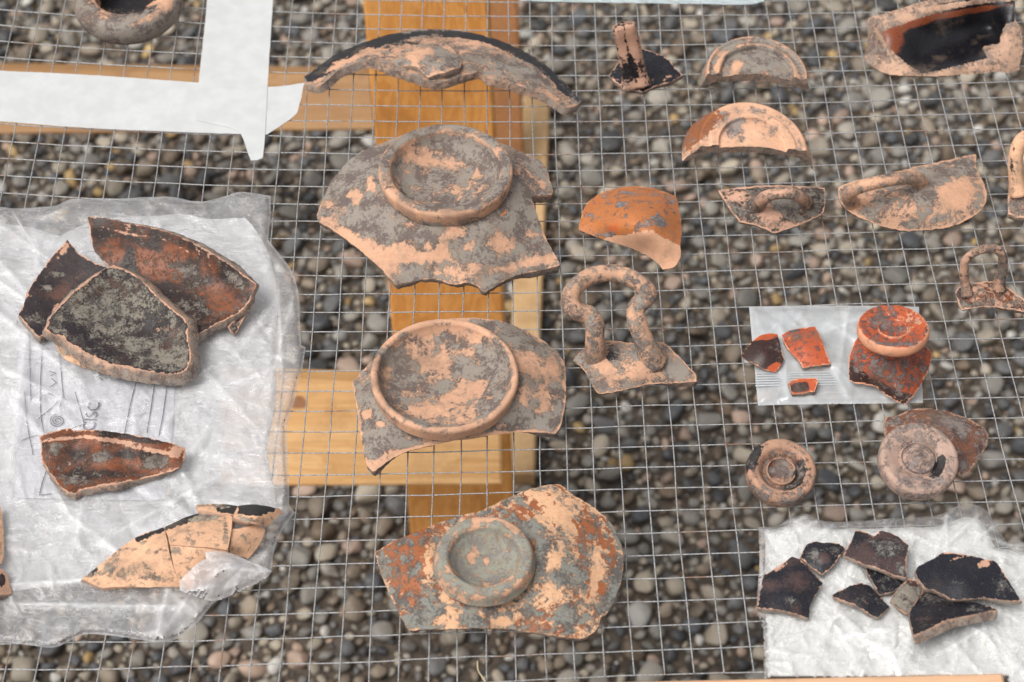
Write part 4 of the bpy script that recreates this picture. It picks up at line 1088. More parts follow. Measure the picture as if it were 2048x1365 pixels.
# loop handles
o = thing("handle_fragment", "large loop handle with curled roots rising from a flat four cornered sherd", POT, 1270, 745)
LO = Z(1100, 340, 2.843, [(130, 1085), (160, 1045), (220, 1000), (330, 970), (470, 985), (640, 980), (700, 1030), (790, 1120), (835, 1175), (833, 1203), (700, 1212), (560, 1222), (440, 1248), (290, 1275), (262, 1262), (220, 1190), (180, 1125)])
shell("wall", LO, [(1146, 721, 8), (1216, 681, 10), (1325, 685, 10), (1394, 758, 7), (1297, 770, 7), (1198, 788, 6), (1270, 735, 14), (1177, 758, 8), (1190, 715, 15), (1300, 710, 15)], 5, T3(M_KRA), o, base=(0.62, 0, 0, 0), edge_bare=.7, edge_w=4,
      blobs=[('b', 1200, 720, 26, 16, .5), ('b', 1215, 740, 22, 12, .5), ('b', 1280, 735, 30, 14, .5), ('b', 1240, 755, 40, 8, .5), ('b', 1300, 752, 40, 8, .4), ('d', 1160, 715, 20, 20, .3), ('d', 1350, 745, 30, 14, .3), ('s', 1225, 710, 14, 18, 1.3, 30)])
o.children[0].data.materials[0] = M_GLIP
tube("handle", [(1191, 722, 10, 5.9), (1190, 700, 18, 5.0), (1190, 668, 27, 4.6), (1189, 648, 31, 4.6), (1181, 632, 33, 4.6), (1168, 627, 34, 4.5), (1150, 622, 36, 4.5), (1140, 605, 38, 4.4), (1146, 582, 39, 4.4), (1168, 560, 40, 4.2), (1200, 548, 40, 4.2), (1238, 548, 40, 4.2), (1268, 560, 40, 4.2), (1289, 576, 39, 4.2),
      (1296, 588, 37, 4.5), (1289, 600, 34, 4.6), (1277, 610, 32, 4.6), (1271, 625, 31, 4.6), (1276, 648, 28, 4.8), (1287, 680, 22, 5.0), (1298, 706, 16, 6.0), (1304, 724, 10, 7.8)], M_KRA, o, base=(0.48, 0.0, 0, 0), rough=.25, sides=16,
      blobs=[('b', 1210, 548, 60, 7, .5), ('b', 1150, 590, 8, 30, .4), ('b', 1197, 690, 7, 30, .4), ('b', 1292, 660, 8, 30, .3), ('d', 1275, 690, 9, 30, .4), ('d', 1280, 600, 12, 14, .3), ('d', 1185, 660, 7, 40, .3)])

o = thing("handle_fragment", "ridged strap handle standing up from a glossy black sherd at the top", POT, 1290, 150)
MO = Z(1180, 0, 4.014, [(155, 610), (245, 490), (330, 430), (430, 390), (470, 405), (600, 460), (680, 540), (745, 605), (640, 660), (530, 695), (430, 738), (370, 728), (280, 703), (200, 658)])
shell("wall", MO, [(1219, 152, 6), (1241, 122, 8), (1287, 98, 10), (1330, 115, 8), (1365, 151, 5), (1312, 173, 6), (1280, 184, 6), (1230, 164, 6), (1285, 145, 10)], 3.6, T3(M_BLK), o, base=(0.10, 0.95, 0, 0), edge_bare=.9, edge_w=2.5, grid=4,
      blobs=[('b', 1250, 165, 26, 10, .55), ('b', 1290, 165, 24, 12, .5), ('d', 1232, 148, 12, 10, .3), ('b', 1340, 155, 22, 5, .5, -20)])
def strap(side, pts): 
    return pts
tube("handle", [(1272, 174, 7, 4.8), (1268, 150, 14, 4.1), (1262, 118, 25, 3.9), (1255, 84, 36, 3.8), (1249, 60, 45, 3.7), (1247, 50, 48, 3.6)], M_BLK, o, base=(0.2, 0.40, 0, 0.35), sides=28, flat=1.75, ridge=.42, rough=.2,
     blobs=[('b', 1252, 80, 12, 40, .35), ('s', 1262, 140, 26, 22, .5), ('b', 1268, 95, 6, 60, .4, -12), ('s', 1256, 95, 3, 60, .5, -12), ('b', 1275, 165, 14, 10, .4)])
# two half bases
o = thing("half_base", "grey half of a round base with two concentric buff lines, in the top row", POT, 1515, 150)
c0 = (1514, 148, 15); m1 = mm_per_px(*c0); R = 1 * m1
tl0 = (0.045, -0.10)
prof = [(0.05, .2), (30 * R, -.2), (60 * R, -1.6), (71 * R, -2.2), (73 * R, .6), (78 * R, 1.0), (81 * R, .4), (92 * R, -.3), (96 * R, .8), (100 * R, .6), (101.5 * R, -1.5), (105 * R, -5), (110 * R, -9), (108 * R, -10), (99 * R, -8.5), (85 * R, -7), (50 * R, -6), (0.05, -5.6)]
lathe("base", c0, tl0, prof, [M_KRA, M_EDGE], o, a0=-7, a1=183, closed=True, base=(0.72, 0.05, 0, 0), bare=[(79 * R, .9, .75), (99.5 * R, 1.0, .5)], endjag=.7, rough=.15,
      blobs=[('b', 1472, 135, 9, 16, .9, 20), ('b', 1478, 128, 14, 8, .8), ('b', 1462, 152, 20, 5, .9, -20), ('b', 1436, 130, 8, 20, .8, 20), ('b', 1570, 70, 60, 9, .6, 30), ('b', 1605, 105, 10, 34, .6, -20), ('s', 1440, 90, 26, 12, .5, -50), ('d', 1520, 115, 50, 30, .3)])
o = thing("half_base", "buff and orange half of a round base with a brown outer wall", POT, 1500, 290)
c0 = (1507, 292, 15); m1 = mm_per_px(*c0); R = m1
M_HALF = pottery("half_base_brown", (0.72, 0.41, 0.26), (0.30, 0.105, 0.04), (0.36, 0.12, 0.04), (0.30, 0.265, 0.245), gloss=0.5, scale=110)
prof = [(0.05, -.6), (40 * R, -1.0), (68 * R, -1.8), (71 * R, .3), (86 * R, .8), (89 * R, .1), (94 * R, .2), (106 * R, .6), (109.5 * R, 0), (111 * R, -1.5), (119 * R, -5), (136 * R, -13), (134 * R, -14), (113 * R, -9), (90 * R, -6), (40 * R, -5.5), (0.05, -5.5)]
lathe("base", c0, (0.13, -0.16), prof, [M_HALF, M_EDGE], o, a0=-2, a1=186, closed=True, base=(0.26, 0.0, 0, 0.4), bare=[(108 * R, 1.4, .4), (75 * R, .8, .3)], endjag=.6, rough=.15,
      blobs=[('s', 1392, 245, 34, 64, 1.5, 40), ('s', 1440, 203, 60, 10, 1.3, -25), ('s', 1530, 193, 70, 7, 1.1, 8), ('s', 1600, 240, 10, 50, 1.1, -25), ('b', 1500, 290, 110, 7, .5), ('b', 1510, 262, 26, 16, .45), ('d', 1470, 258, 30, 16, .4), ('d', 1500, 240, 40, 8, .4), ('d', 1545, 265, 26, 12, .4), ('s', 1450, 235, 16, 9, .5, -35), ('b', 1560, 275, 30, 14, .4)])

# big black bowl fragment in the corner
PO = Z(1640, 0, 4.875, [(470, 182), (540, 155), (600, 140), (800, 80), (1000, 20), (1200, -30), (1500, -60), (1895, -60), (1896, 30), (1897, 190), (1935, 235), (1960, 300), (1975, 400), (1975, 500), (1950, 610), (1945, 680), (1900, 700), (1830, 714), (1700, 700), (1600, 715), (1450, 728), (1350, 732), (1180, 745), (1000, 745), (850, 738), (680, 728), (560, 680), (430, 600), (445, 500), (468, 380), (466, 280)])
M_PBL = pottery("corner_black_gloss", (0.56, 0.345, 0.235), (0.006, 0.006, 0.009), (0.23, 0.055, 0.02), (0.27, 0.215, 0.18), gloss=0.3, scale=120, spec=0.5, ks=1.0, kd=1.3)
PBI = [(1763, 64), (1771, 86), (1794, 111), (1818, 131), (1847, 148), (1870, 141), (1917, 131), (1976, 117), (1964, 96), (1968, 90), (1997, 88), (2001, 72), (2011, 47), (2029, 43), (2030, 2), (1960, 10), (1900, 20), (1850, 34), (1800, 51)]
Pb = shell("bowl_fragment", PO, [(1736, 38, 12), (1763, 29, 16), (1804, 16, 20), (1845, 4, 22), (1900, -8, 23), (2028, -10, 24), (1763, 63, 15), (1771, 86, 13), (1794, 111, 9), (1818, 131, 6), (1847, 148, 3), (1728, 123, 2), (1736, 78, 4), (1779, 149, 2), (1850, 24, 21), (1930, 8, 23), (2028, 6, 24),
      (1840, 60, 12), (1900, 55, 9), (1880, 90, 3), (1920, 100, 2.5), (1960, 80, 3.5), (1990, 60, 5), (1840, 110, 3), (1870, 141, 4), (1917, 131, 7), (1976, 118, 10), (1964, 95, 8), (1997, 86, 11), (2005, 66, 13), (2012, 48, 16), (2030, 44, 17), (2042, 62, 14), (2045, 100, 9), (2038, 139, 3), (1968, 146, 3), (1917, 150, 2)],
      4, T3(M_PBL), base=(0.5, 0.0, 0, -.2), grid=3.2, edge_bare=.2, rough=.12, warp=1.6,
      blobs=[('poly', 's', PBI, 2.2), ('poly', 'd', PBI, -.62), ('r', 1775, 80, 36, 34, 1.2, -30), ('r', 1815, 52, 70, 11, 1.0, -15), ('r', 1920, 26, 120, 7, 1.2, -9), ('r', 1835, 110, 20, 20, .4),
             ('d', 1742, 100, 30, 44, .2), ('b', 1790, 140, 40, 16, .35, 20), ('b', 1900, 146, 70, 6, .5, -8), ('b', 2015, 100, 26, 44, .3), ('b', 1812, 36, 18, 8, .7), ('b', 1880, 14, 60, 6, .5, -8), ('s', 1900, 6, 110, 4, .8, -9), ('s', 1960, 12, 60, 4, .8, -6), ('b', 1763, 80, 4, 30, .6, -28)])
tag(Pb, "big bowl fragment with a deep glossy black interior in the far corner", POT)

# wall sherds with horizontal handles
o = thing("handle_fragment", "small brown sherd pointing down with a low horizontal handle", POT, 1545, 440)
QO = Z(1400, 280, 3.16, [(115, 320), (250, 302), (450, 288), (600, 292), (790, 302), (790, 420), (775, 468), (640, 533), (540, 568), (470, 590), (430, 575), (350, 540), (250, 520), (200, 450), (150, 380)])
shell("wall", QO, [(1436, 381, 8), (1542, 371, 10), (1650, 375, 9), (1650, 413, 8), (1602, 449, 6), (1549, 466, 4), (1511, 451, 6), (1479, 444, 6), (1560, 410, 13), (1490, 400, 11), (1610, 400, 12)], 4, T3(M_BRN), o, base=(0.6, 0.62, 0.0, 0.2), edge_bare=.9, edge_w=3.5,
      blobs=[('b', 1475, 395, 26, 12, .5), ('b', 1540, 430, 26, 22, .6), ('d', 1570, 412, 30, 14, .6), ('s', 1630, 400, 20, 20, .4), ('b', 1560, 452, 40, 10, .35), ('d', 1540, 448, 20, 8, .4)])
tube("handle", [(1514, 418, 8, 3.8), (1520, 404, 18, 3.3), (1532, 394, 25, 3.2), (1555, 387, 28, 3.2), (1582, 387, 28, 3.2), (1602, 394, 24, 3.2), (1614, 407, 12, 3.4), (1616, 414, 8, 3.6)], M_BRN, o, base=(0.5, 0.42, 0.02, 0.2), blobs=[('b', 1550, 384, 40, 4, .5), ('b', 1520, 405, 10, 10, .4), ('b', 1608, 402, 10, 10, .4)])
o = thing("handle_fragment", "long buff rim sherd with a slanting horizontal handle near the right edge", POT, 1820, 430)
RO = [(1676, 376), (1690, 368), (1716, 360.7), (1780, 346.5), (1843, 332), (1906, 318), (1952, 308.5), (1954, 337), (1966, 365), (1974, 389), (1966, 416), (1944, 435), (1906, 452), (1859, 460), (1811, 462), (1773, 455), (1732, 441), (1700, 424), (1682, 405), (1677, 390)]
shell("wall", RO, [(1676, 376, 8), (1780, 347, 9), (1952, 309, 8), (1974, 389, 9), (1944, 435, 7), (1859, 460, 5), (1773, 455, 5), (1682, 405, 7), (1830, 400, 17), (1900, 370, 16), (1760, 400, 15), (1900, 420, 13)], 4.5, T3(M_PALE), o, base=(0.48, 0.0, 0, 0), edge_bare=.7, edge_w=5, warp=7,
      blobs=[('d', 1880, 350, 44, 22, .7, -10), ('d', 1930, 335, 26, 18, .5), ('b', 1915, 385, 44, 30, .8), ('d', 1840, 390, 26, 26, .4), ('d', 1760, 415, 26, 26, .45), ('b', 1800, 430, 40, 20, .35), ('d', 1850, 440, 60, 12, .25), ('d', 1690, 400, 14, 20, .4), ('b', 1740, 405, 16, 14, .5), ('b', 1830, 325, 120, 6, .5, -13), ('d', 1955, 390, 14, 26, .4), ('d', 1860, 375, 20, 20, .5)])
o.children[0].data.materials[0] = M_KRA
tube("handle", [(1706, 408, 8, 4.0), (1698, 396, 16, 3.7), (1703, 384, 24, 3.5), (1722, 374, 29, 3.4), (1765, 363, 31, 3.4), (1810, 356, 28, 3.5), (1836, 360, 21, 4.0), (1842, 378, 11, 5.0), (1842, 390, 8, 5.5)], M_KRA, o, base=(0.38, 0, 0, 0), blobs=[('b', 1740, 366, 60, 4, .4, -13), ('d', 1780, 352, 40, 5, .3), ('b', 1705, 395, 12, 12, .5)])
o = thing("handle_fragment", "buff handle on a square grey sherd cut off by the right border", POT, 2040, 420)
shell("wall", [(2019, 351), (2035, 346), (2080, 345), (2085, 434), (2040, 436), (2028, 433), (2016, 428), (2017, 395)], [(2019, 351, 9), (2017, 428, 6), (2080, 345, 9), (2080, 434, 6), (2050, 385, 11)], 5, T3(M_BRN), o, base=(0.6, 0.25, 0, 0.3), edge_bare=.9, blobs=[('s', 2040, 370, 14, 14, .6), ('r', 2030, 410, 30, 10, .6)])
tube("handle", [(2038, 392, 10, 4.6), (2034, 365, 16, 4.0), (2031, 335, 24, 3.8), (2033, 305, 31, 3.8), (2042, 283, 36, 3.8), (2062, 272, 38, 3.8), (2085, 285, 36, 3.8), (2095, 320, 26, 3.8)], M_PALE, o, base=(0.15, 0.0, 0, 0), blobs=[('s', 2026, 330, 5, 50, .6)])
o = thing("handle_fragment", "slender upright loop handle on a curved brown sherd at the right edge", POT, 1975, 605)
shell("wall", [(1911, 584), (1919, 574), (1944, 568), (1985, 563), (2017, 577), (2036, 590), (2052, 600), (2056, 626), (2017, 619), (1970, 614), (1940, 618), (1925, 621), (1917, 609)], [(1911, 584, 8), (1985, 564, 12), (2045, 596, 8), (2052, 626, 5), (1970, 614, 8), (1925, 621, 5), (1970, 590, 13)], 3.2, T3(M_BRN), o, base=(0.42, 0.5, 0, 0.45), edge_bare=1.0, edge_w=3,
      blobs=[('r', 1985, 600, 34, 10, .8), ('s', 1925, 590, 14, 20, .5), ('d', 1940, 612, 30, 6, .4)], grid=4)
tube("handle", [(1935, 592, 9, 3.2), (1931, 570, 14, 2.5), (1928, 545, 22, 2.3), (1931, 522, 30, 2.2), (1948, 506, 35, 2.2), (1972, 498, 37, 2.2), (1992, 499, 36, 2.2), (2005, 513, 32, 2.3), (2005, 535, 24, 2.5), (2000, 560, 16, 2.9), (1998, 580, 10, 3.6)], M_BRN, o, base=(0.48, 0.42, 0.04, 0.2), blobs=[('b', 1930, 530, 8, 40, .4), ('b', 1996, 572, 6, 14, .4), ('d', 2004, 545, 8, 26, .4)], step=4)

# red base on the zip bag
o = thing("cup_base", "bright red stemmed cup base with a disc foot standing on the zip bag", POT, 1785, 790)
VO = Z(1440, 580, 3.102, [(855, 290), (825, 350), (805, 410), (798, 480), (798, 560), (840, 578), (880, 584), (970, 605), (1010, 640), (1060, 668), (1110, 700), (1150, 713), (1190, 670), (1250, 580), (1295, 500), (1318, 400), (1270, 345), (1200, 300), (1000, 280)])
shell("wall", VO, [(1716, 673, 19), (1698, 728, 12), (1698, 760, 7), (1753, 777, 7), (1811, 809, 5), (1843, 767, 9), (1864, 709, 14), (1820, 680, 21), (1770, 672, 22), (1780, 720, 23), (1800, 750, 18), (1730, 730, 18), (1835, 730, 17)], 3.2, T3(M_RED), o, base=(0.41, 0.78, 0, 0.0), edge_bare=.8, edge_w=2.5, grid=4,
      blobs=[('d', 1770, 735, 44, 22, .3), ('r', 1710, 755, 26, 16, 1.1), ('r', 1770, 780, 50, 12, 1.1, 25), ('r', 1812, 800, 20, 16, 1.3), ('r', 1702, 735, 9, 20, .8), ('d', 1770, 790, 60, 10, -.5, 25), ('d', 1712, 760, 30, 14, -.4), ('d', 1800, 760, 30, 16, .2), ('d', 1720, 705, 14, 30, .2)])
m1 = mm_per_px(1786, 652, 38); R = 71 * m1
lathe("foot_disc", (1787, 652, 39), (-0.03, 0.17), [(R * .55, -13), (R * .62, -9), (R * .80, -7), (R * .95, -6), (R * 1.01, -4.2), (R * 1.015, -2.2), (R * .985, -.6), (R * .94, 0), (R * .6, -1.3), (R * .43, -2.2), (R * .40, -1.2), (R * .36, -2.4), (R * .2, -3.0), (R * .08, -2.0), (0.05, -1.8)],
      T3(M_RED), o, base=(0.40, 0.75, 0, 0), bare=[(R * 1.01, .9, .75), (R * .41, .35, .3)], rough=.15, blobs=[('d', 1786, 655, 24, 16, .3), ('d', 1755, 640, 20, 20, .3), ('b', 1825, 640, 22, 20, .3), ('d', 1790, 688, 50, 6, .4), ('r', 1858, 670, 8, 30, .9), ('b', 1770, 700, 60, 6, .6, 8)])

# discs
o = thing("disc_base", "small round brown disc base with a dark smear and stepped hollow centre", POT, 1563, 990)
m1 = mm_per_px(1563, 940, 14); R = 71 * m1
lathe("disc", (1564, 937, 14), (0.02, -0.19), [(R * .86, -12), (R * .95, -9), (R * 1.0, -6), (R * 1.0, -3), (R * .97, -1.2), (R * .90, 0), (R * .78, .2), (R * .68, -.5), (R * .60, -2.2), (R * .52, -4.4), (R * .45, -4.6), (R * .42, -2.4), (R * .39, -2.0), (R * .36, -3.6), (R * .25, -4.2), (R * .1, -2.6), (0.05, -2.2)],
      T3(M_DISC), o, base=(0.44, 0.40, 0, 0.75), bare=[(R * .70, .9, .3), (R * .9, 1.0, .25), (R * .40, .4, .4)], rough=.2, warp=3,
      blobs=[('s', 1508, 912, 12, 30, 1.2, 25), ('r', 1508, 912, 14, 30, -1.4, 25), ('s', 1600, 945, 12, 26, .9, 20), ('r', 1600, 945, 14, 28, -1.0, 20), ('s', 1585, 972, 20, 8, .8, -30), ('r', 1585, 972, 22, 10, -1.0, -30), ('s', 1545, 935, 10, 16, .6), ('d', 1562, 940, 22, 18, .5), ('d', 1530, 985, 30, 16, .3), ('d', 1600, 1000, 30, 14, .3), ('b', 1535, 895, 30, 8, .3, -20), ('b', 1625, 920, 7, 30, .5, -20)])
shell("broken_wall", [(1494, 925), (1502, 905), (1510, 930), (1512, 960), (1508, 978), (1497, 974), (1492, 955)], [(1494, 925, 5), (1502, 905, 8), (1510, 950, 9), (1497, 974, 4)], 4, T3(M_PALE), o, base=(0.5, 0, 0.1, 0), step=4, grid=4)
o = thing("disc_base", "thick pinkish grey disc base with a brown piece of wall behind it", POT, 1850, 980)
XO = Z(1440, 580, 3.102, [(1020, 792), (1100, 780), (1170, 745), (1300, 738), (1450, 765), (1560, 810), (1640, 860), (1668, 905), (1650, 970), (1600, 1060), (1540, 1130), (1490, 1150), (1400, 1100), (1200, 1000), (1050, 950), (1018, 880)])
shell("wall", XO, [(1769, 836, 6), (1859, 818, 10), (1943, 841, 8), (1977, 872, 6), (1956, 922, 4), (1920, 950, 4), (1860, 880, 15), (1900, 860, 13), (1930, 880, 10), (1790, 860, 9)], 4, T3(M_DISC), o, base=(0.45, 0.62, 0, 0.7), edge_bare=.5, edge_w=3,
      blobs=[('s', 1945, 880, 26, 30, .4), ('d', 1910, 848, 24, 14, .5, 30), ('d', 1880, 845, 20, 10, .3), ('d', 1790, 840, 26, 12, .3), ('s', 1870, 826, 30, 6, .4), ('d', 1925, 935, 12, 20, .3)])
m1 = mm_per_px(1840, 918, 22); R = 80 * m1
M_XD = pottery("pink_grey_disc", (0.46, 0.31, 0.245), (0.015, 0.012, 0.012), (0.05, 0.02, 0.012), (0.27, 0.225, 0.205), gloss=0.5, scale=150, ks=.8)
lathe("disc", (1840, 914, 22), (0.04, -0.22), [(R * .84, -14), (R * .95, -10), (R * 1.0, -6), (R * 1.0, -3), (R * .97, -1.2), (R * .91, 0), (R * .75, -.9), (R * .55, -2.6), (R * .47, -3.2), (R * .445, -1.8), (R * .43, -3.4), (R * .39, -1.4), (R * .27, -.9), (R * .25, -1.7), (R * .23, -1.0), (R * .12, -1.3), (R * .06, -.4), (0.05, 0)],
      T3(M_XD), o, base=(0.52, 0.05, 0, 0), bare=[(R * .95, 1, .2), (R * .445, .35, .5), (R * .25, .3, .4)], rough=.25, warp=3,
      blobs=[('s', 1880, 930, 10, 24, 1.4, 20), ('d', 1880, 930, 10, 24, -.6, 20), ('s', 1868, 948, 10, 9, 1.0), ('d', 1785, 925, 20, 40, -.2), ('b', 1790, 920, 20, 30, .3), ('b', 1875, 890, 30, 14, .3, 40), ('b', 1900, 900, 12, 40, .3)])

# jar mouth at the top left
o = thing("jar_rim", "thick round grey jar mouth with a dark opening at the top left", POT, 253, 40)
m1 = mm_per_px(253, -12, 20); R = 110 * m1
lathe("rim", (253, -18, 18), (0.0, -0.02), [(R * .86, -17), (R * .96, -13), (R * 1.0, -8), (R * .99, -4.5), (R * .95, -1.8), (R * .88, -.3), (R * .78, 0.2), (R * .68, -.4), (R * .61, -1.2), (R * .58, -2.5), (R * .57, -6), (R * .58, -12), (R * .55, -16.5), (R * .3, -16.8), (0.05, -17)],
      T3(M_GLIP), o, base=(0.80, 0.0, 0, 0.2), bare=[(R * .60, .6, .8)], blobs=[('s', 265, 22, 70, 14, .55), ('b', 330, 15, 26, 14, .5, -40), ('b', 290, 40, 26, 6, .5, -20), ('s', 253, -20, 70, 38, 2.0), ('d', 253, -20, 70, 38, -2.2), ('b', 300, 8, 20, 4, .8, -20), ('b', 205, 38, 14, 5, .5)])

# ------------------------------------------------------------------ sherds in the left bag
AO = Z(0, 380, 3.2, [(560, 172), (640, 176), (700, 187), (850, 217), (1000, 250), (1150, 300), (1300, 375), (1450, 465), (1560, 545), (1638, 600), (1628, 640), (1590, 720), (1540, 780), (1450, 828), (1350, 878), (1260, 930), (1180, 960), (1000, 900), (850, 720), (700, 500), (640, 440), (600, 380), (580, 300)])
A = shell("bowl_sherd", AO, [(175, 434, 27), (266, 448, 27), (359, 474, 26), (453, 525, 25), (511, 568, 22), (500, 600, 17), (470, 635, 13), (420, 655, 13), (370, 680, 12), (310, 660, 9), (180, 475, 20), (187, 500, 16), (220, 535, 12), (190, 455, 25), (300, 482, 22), (380, 515, 19), (460, 572, 16), (260, 520, 14.5), (330, 560, 12), (400, 610, 11), (300, 600, 9.5), (484, 580, 19)],
      5, T3(M_BRN), base=(0.33, 0.98, 0, 0.28), grid=4, edge_bare=.9, edge_w=4,
      blobs=[('r', 230, 500, 40, 26, .5), ('r', 310, 530, 60, 26, .8, 20), ('r', 350, 505, 26, 14, .7), ('r', 440, 600, 26, 40, .6, -30), ('r', 260, 520, 16, 30, -.7), ('d', 300, 470, 60, 10, .35, 18), ('d', 370, 545, 40, 22, .35, 30), ('d', 420, 500, 40, 10, .5, 35), ('d', 470, 560, 24, 12, .5, 35), ('b', 405, 508, 24, 9, .6, 30), ('b', 255, 455, 9, 7, .8), ('b', 250, 465, 66, 3.2, .8, 12), ('b', 350, 492, 50, 2.6, .6, 26), ('b', 420, 530, 40, 2.4, .45, 38),
             ('d', 350, 630, 60, 40, .35), ('d', 400, 600, 50, 16, .2, 40), ('r', 400, 455, 40, 8, -.6, 30), ('s', 350, 468, 30, 5, .5, 22), ('b', 360, 590, 60, 2.2, .35, 40)])
tag(A, "long reddish brown bowl sherd with a rim, largest piece in the plastic bag", POT)
Bo = shell("wall_sherd", Z(0, 380, 3.2, [(120, 800), (150, 740), (185, 640), (250, 540), (330, 430), (385, 370), (430, 322), (470, 370), (500, 405), (600, 460), (700, 505), (640, 620), (500, 700), (400, 850), (300, 920), (252, 940), (190, 880)]),
      [(38, 632, 10), (58, 580, 13), (134, 482, 18), (156, 506, 16), (218, 538, 14), (79, 673, 10), (140, 590, 9.5), (100, 630, 8.5), (180, 600, 9)], 4.5, T3(M_GRN), base=(0.22, 0.95, 0, 0.3), edge_bare=.9, edge_w=3.5, grid=4.5,
      blobs=[('d', 118, 548, 12, 8, .8), ('d', 96, 576, 10, 7, .7), ('d', 150, 585, 30, 14, .4, -30), ('r', 120, 590, 40, 20, .5), ('b', 128, 500, 20, 9, .7, -45), ('d', 62, 640, 26, 14, .5), ('b', 112, 622, 10, 12, .9)])
tag(Bo, "dark purple brown sherd tucked behind two others at the left of the bag", POT)
Co = shell("bowl_sherd", Z(0, 380, 3.2, [(285, 892), (330, 805), (430, 690), (560, 580), (650, 520), (730, 482), (800, 512), (900, 575), (1000, 675), (1100, 760), (1190, 845), (1205, 960), (1220, 1070), (1195, 1150), (1130, 1180), (1060, 1178), (900, 1155), (700, 1112), (600, 1070), (520, 1030), (400, 945), (320, 915)]),
      [(90, 658, 22), (134, 597, 27), (203, 543, 30), (228, 531, 30), (281, 560, 27), (344, 617, 23), (372, 644, 22), (381, 714, 17), (353, 748, 15), (281, 740, 16), (188, 714, 18), (162, 702, 19), (230, 640, 16.5), (250, 600, 20.5), (290, 680, 14), (340, 690, 14.5), (180, 650, 19), (210, 690, 16.5)], 7, T3(M_GRN), base=(0.58, 0.9, 0, 0.25), edge_bare=1.1, edge_w=5.5, grid=4,
      blobs=[('d', 205, 620, 40, 30, .35), ('d', 240, 560, 40, 16, -.05), ('r', 230, 575, 60, 24, .5), ('d', 150, 660, 34, 12, -.55, 25), ('d', 220, 705, 60, 12, -.4, 20), ('d', 300, 650, 14, 30, -.35, 20), ('r', 350, 690, 14, 40, .9), ('d', 320, 720, 40, 16, .2), ('b', 325, 655, 18, 16, .25), ('d', 270, 690, 26, 14, .3)], flare=1.5, edge_wear=(0.42, 0, 0.0, 0))
tag(Co, "front dark green grey bowl sherd with buff broken edges, on top of the bag pile", POT)
under = shell("wall_sherd", Z(0, 380, 3.2, [(290, 905), (400, 950), (520, 1040), (700, 1120), (800, 1145), (900, 1165), (780, 1168), (640, 1166), (560, 1150), (470, 1110), (400, 1070), (350, 990), (320, 950)]),
      [(92, 664, 13), (162, 706, 11), (281, 742, 8), (200, 744, 5), (130, 722, 6), (105, 685, 9)], 3, T3(M_PALE), base=(0.55, 0.0, 0, 0), edge_bare=.3, grid=4.5, blobs=[('b', 150, 722, 26, 6, .5, 20), ('s', 175, 739, 3, 3, 1.2)])
tag(under, "pinkish grey speckled sherd showing under the front bowl sherd", POT)
tip = shell("small_sherd", Z(0, 380, 3.2, [(1455, 875), (1500, 830), (1575, 790), (1570, 815), (1540, 865), (1520, 905), (1500, 922), (1480, 910)]), [(455, 650, 9), (492, 627, 10), (470, 666, 7)], 2.5, T3(M_BRN), base=(0.45, 0.6, 0, 0.2), edge_bare=.8, edge_w=2.5, step=3.5, grid=3.5)
tag(tip, "tiny dark sherd peeping out under the long bowl sherd's right end", POT)

DO = Z(0, 780, 2.333, [(183, 216), (250, 195), (330, 176), (345, 190), (390, 185), (550, 200), (700, 226), (800, 250), (866, 270), (866, 300), (850, 340), (826, 370), (700, 408), (550, 438), (450, 452), (380, 470), (350, 486), (300, 468), (250, 410), (215, 365), (195, 330), (192, 260)])
Do = shell("rim_sherd", DO, [(78, 873, 11), (141, 856, 14), (236, 866, 15), (371, 896, 11), (354, 938, 10), (236, 967, 11), (150, 988, 10), (92, 936, 11), (82, 892, 13), (100, 880, 17), (200, 878, 18), (300, 898, 16), (345, 915, 13), (170, 925, 9.5), (250, 935, 9), (120, 930, 10), (310, 930, 9.5)], 4.5, T3(M_BRN), base=(0.36, 0.80, 0, 0.6), edge_bare=1.0, edge_w=4, grid=3.8,
      blobs=[('b', 120, 880, 40, 4, .9, -6), ('b', 220, 880, 60, 4, .9, 6), ('b', 300, 900, 60, 5, .8, 12), ('s', 250, 872, 80, 5, .5, 10), ('r', 250, 872, 90, 5, -.6, 10), ('d', 205, 915, 18, 10, .9), ('d', 310, 925, 26, 12, .9, -10), ('d', 110, 900, 14, 12, .4), ('r', 190, 950, 60, 12, -.5), ('r', 250, 910, 20, 8, -.8), ('d', 145, 960, 34, 10, .3), ('r', 300, 912, 26, 10, -.8), ('b', 352, 905, 14, 12, .7), ('s', 205, 945, 60, 14, .4)])
tag(Do, "brown rim sherd with a rolled lip lying over the printed label", POT)

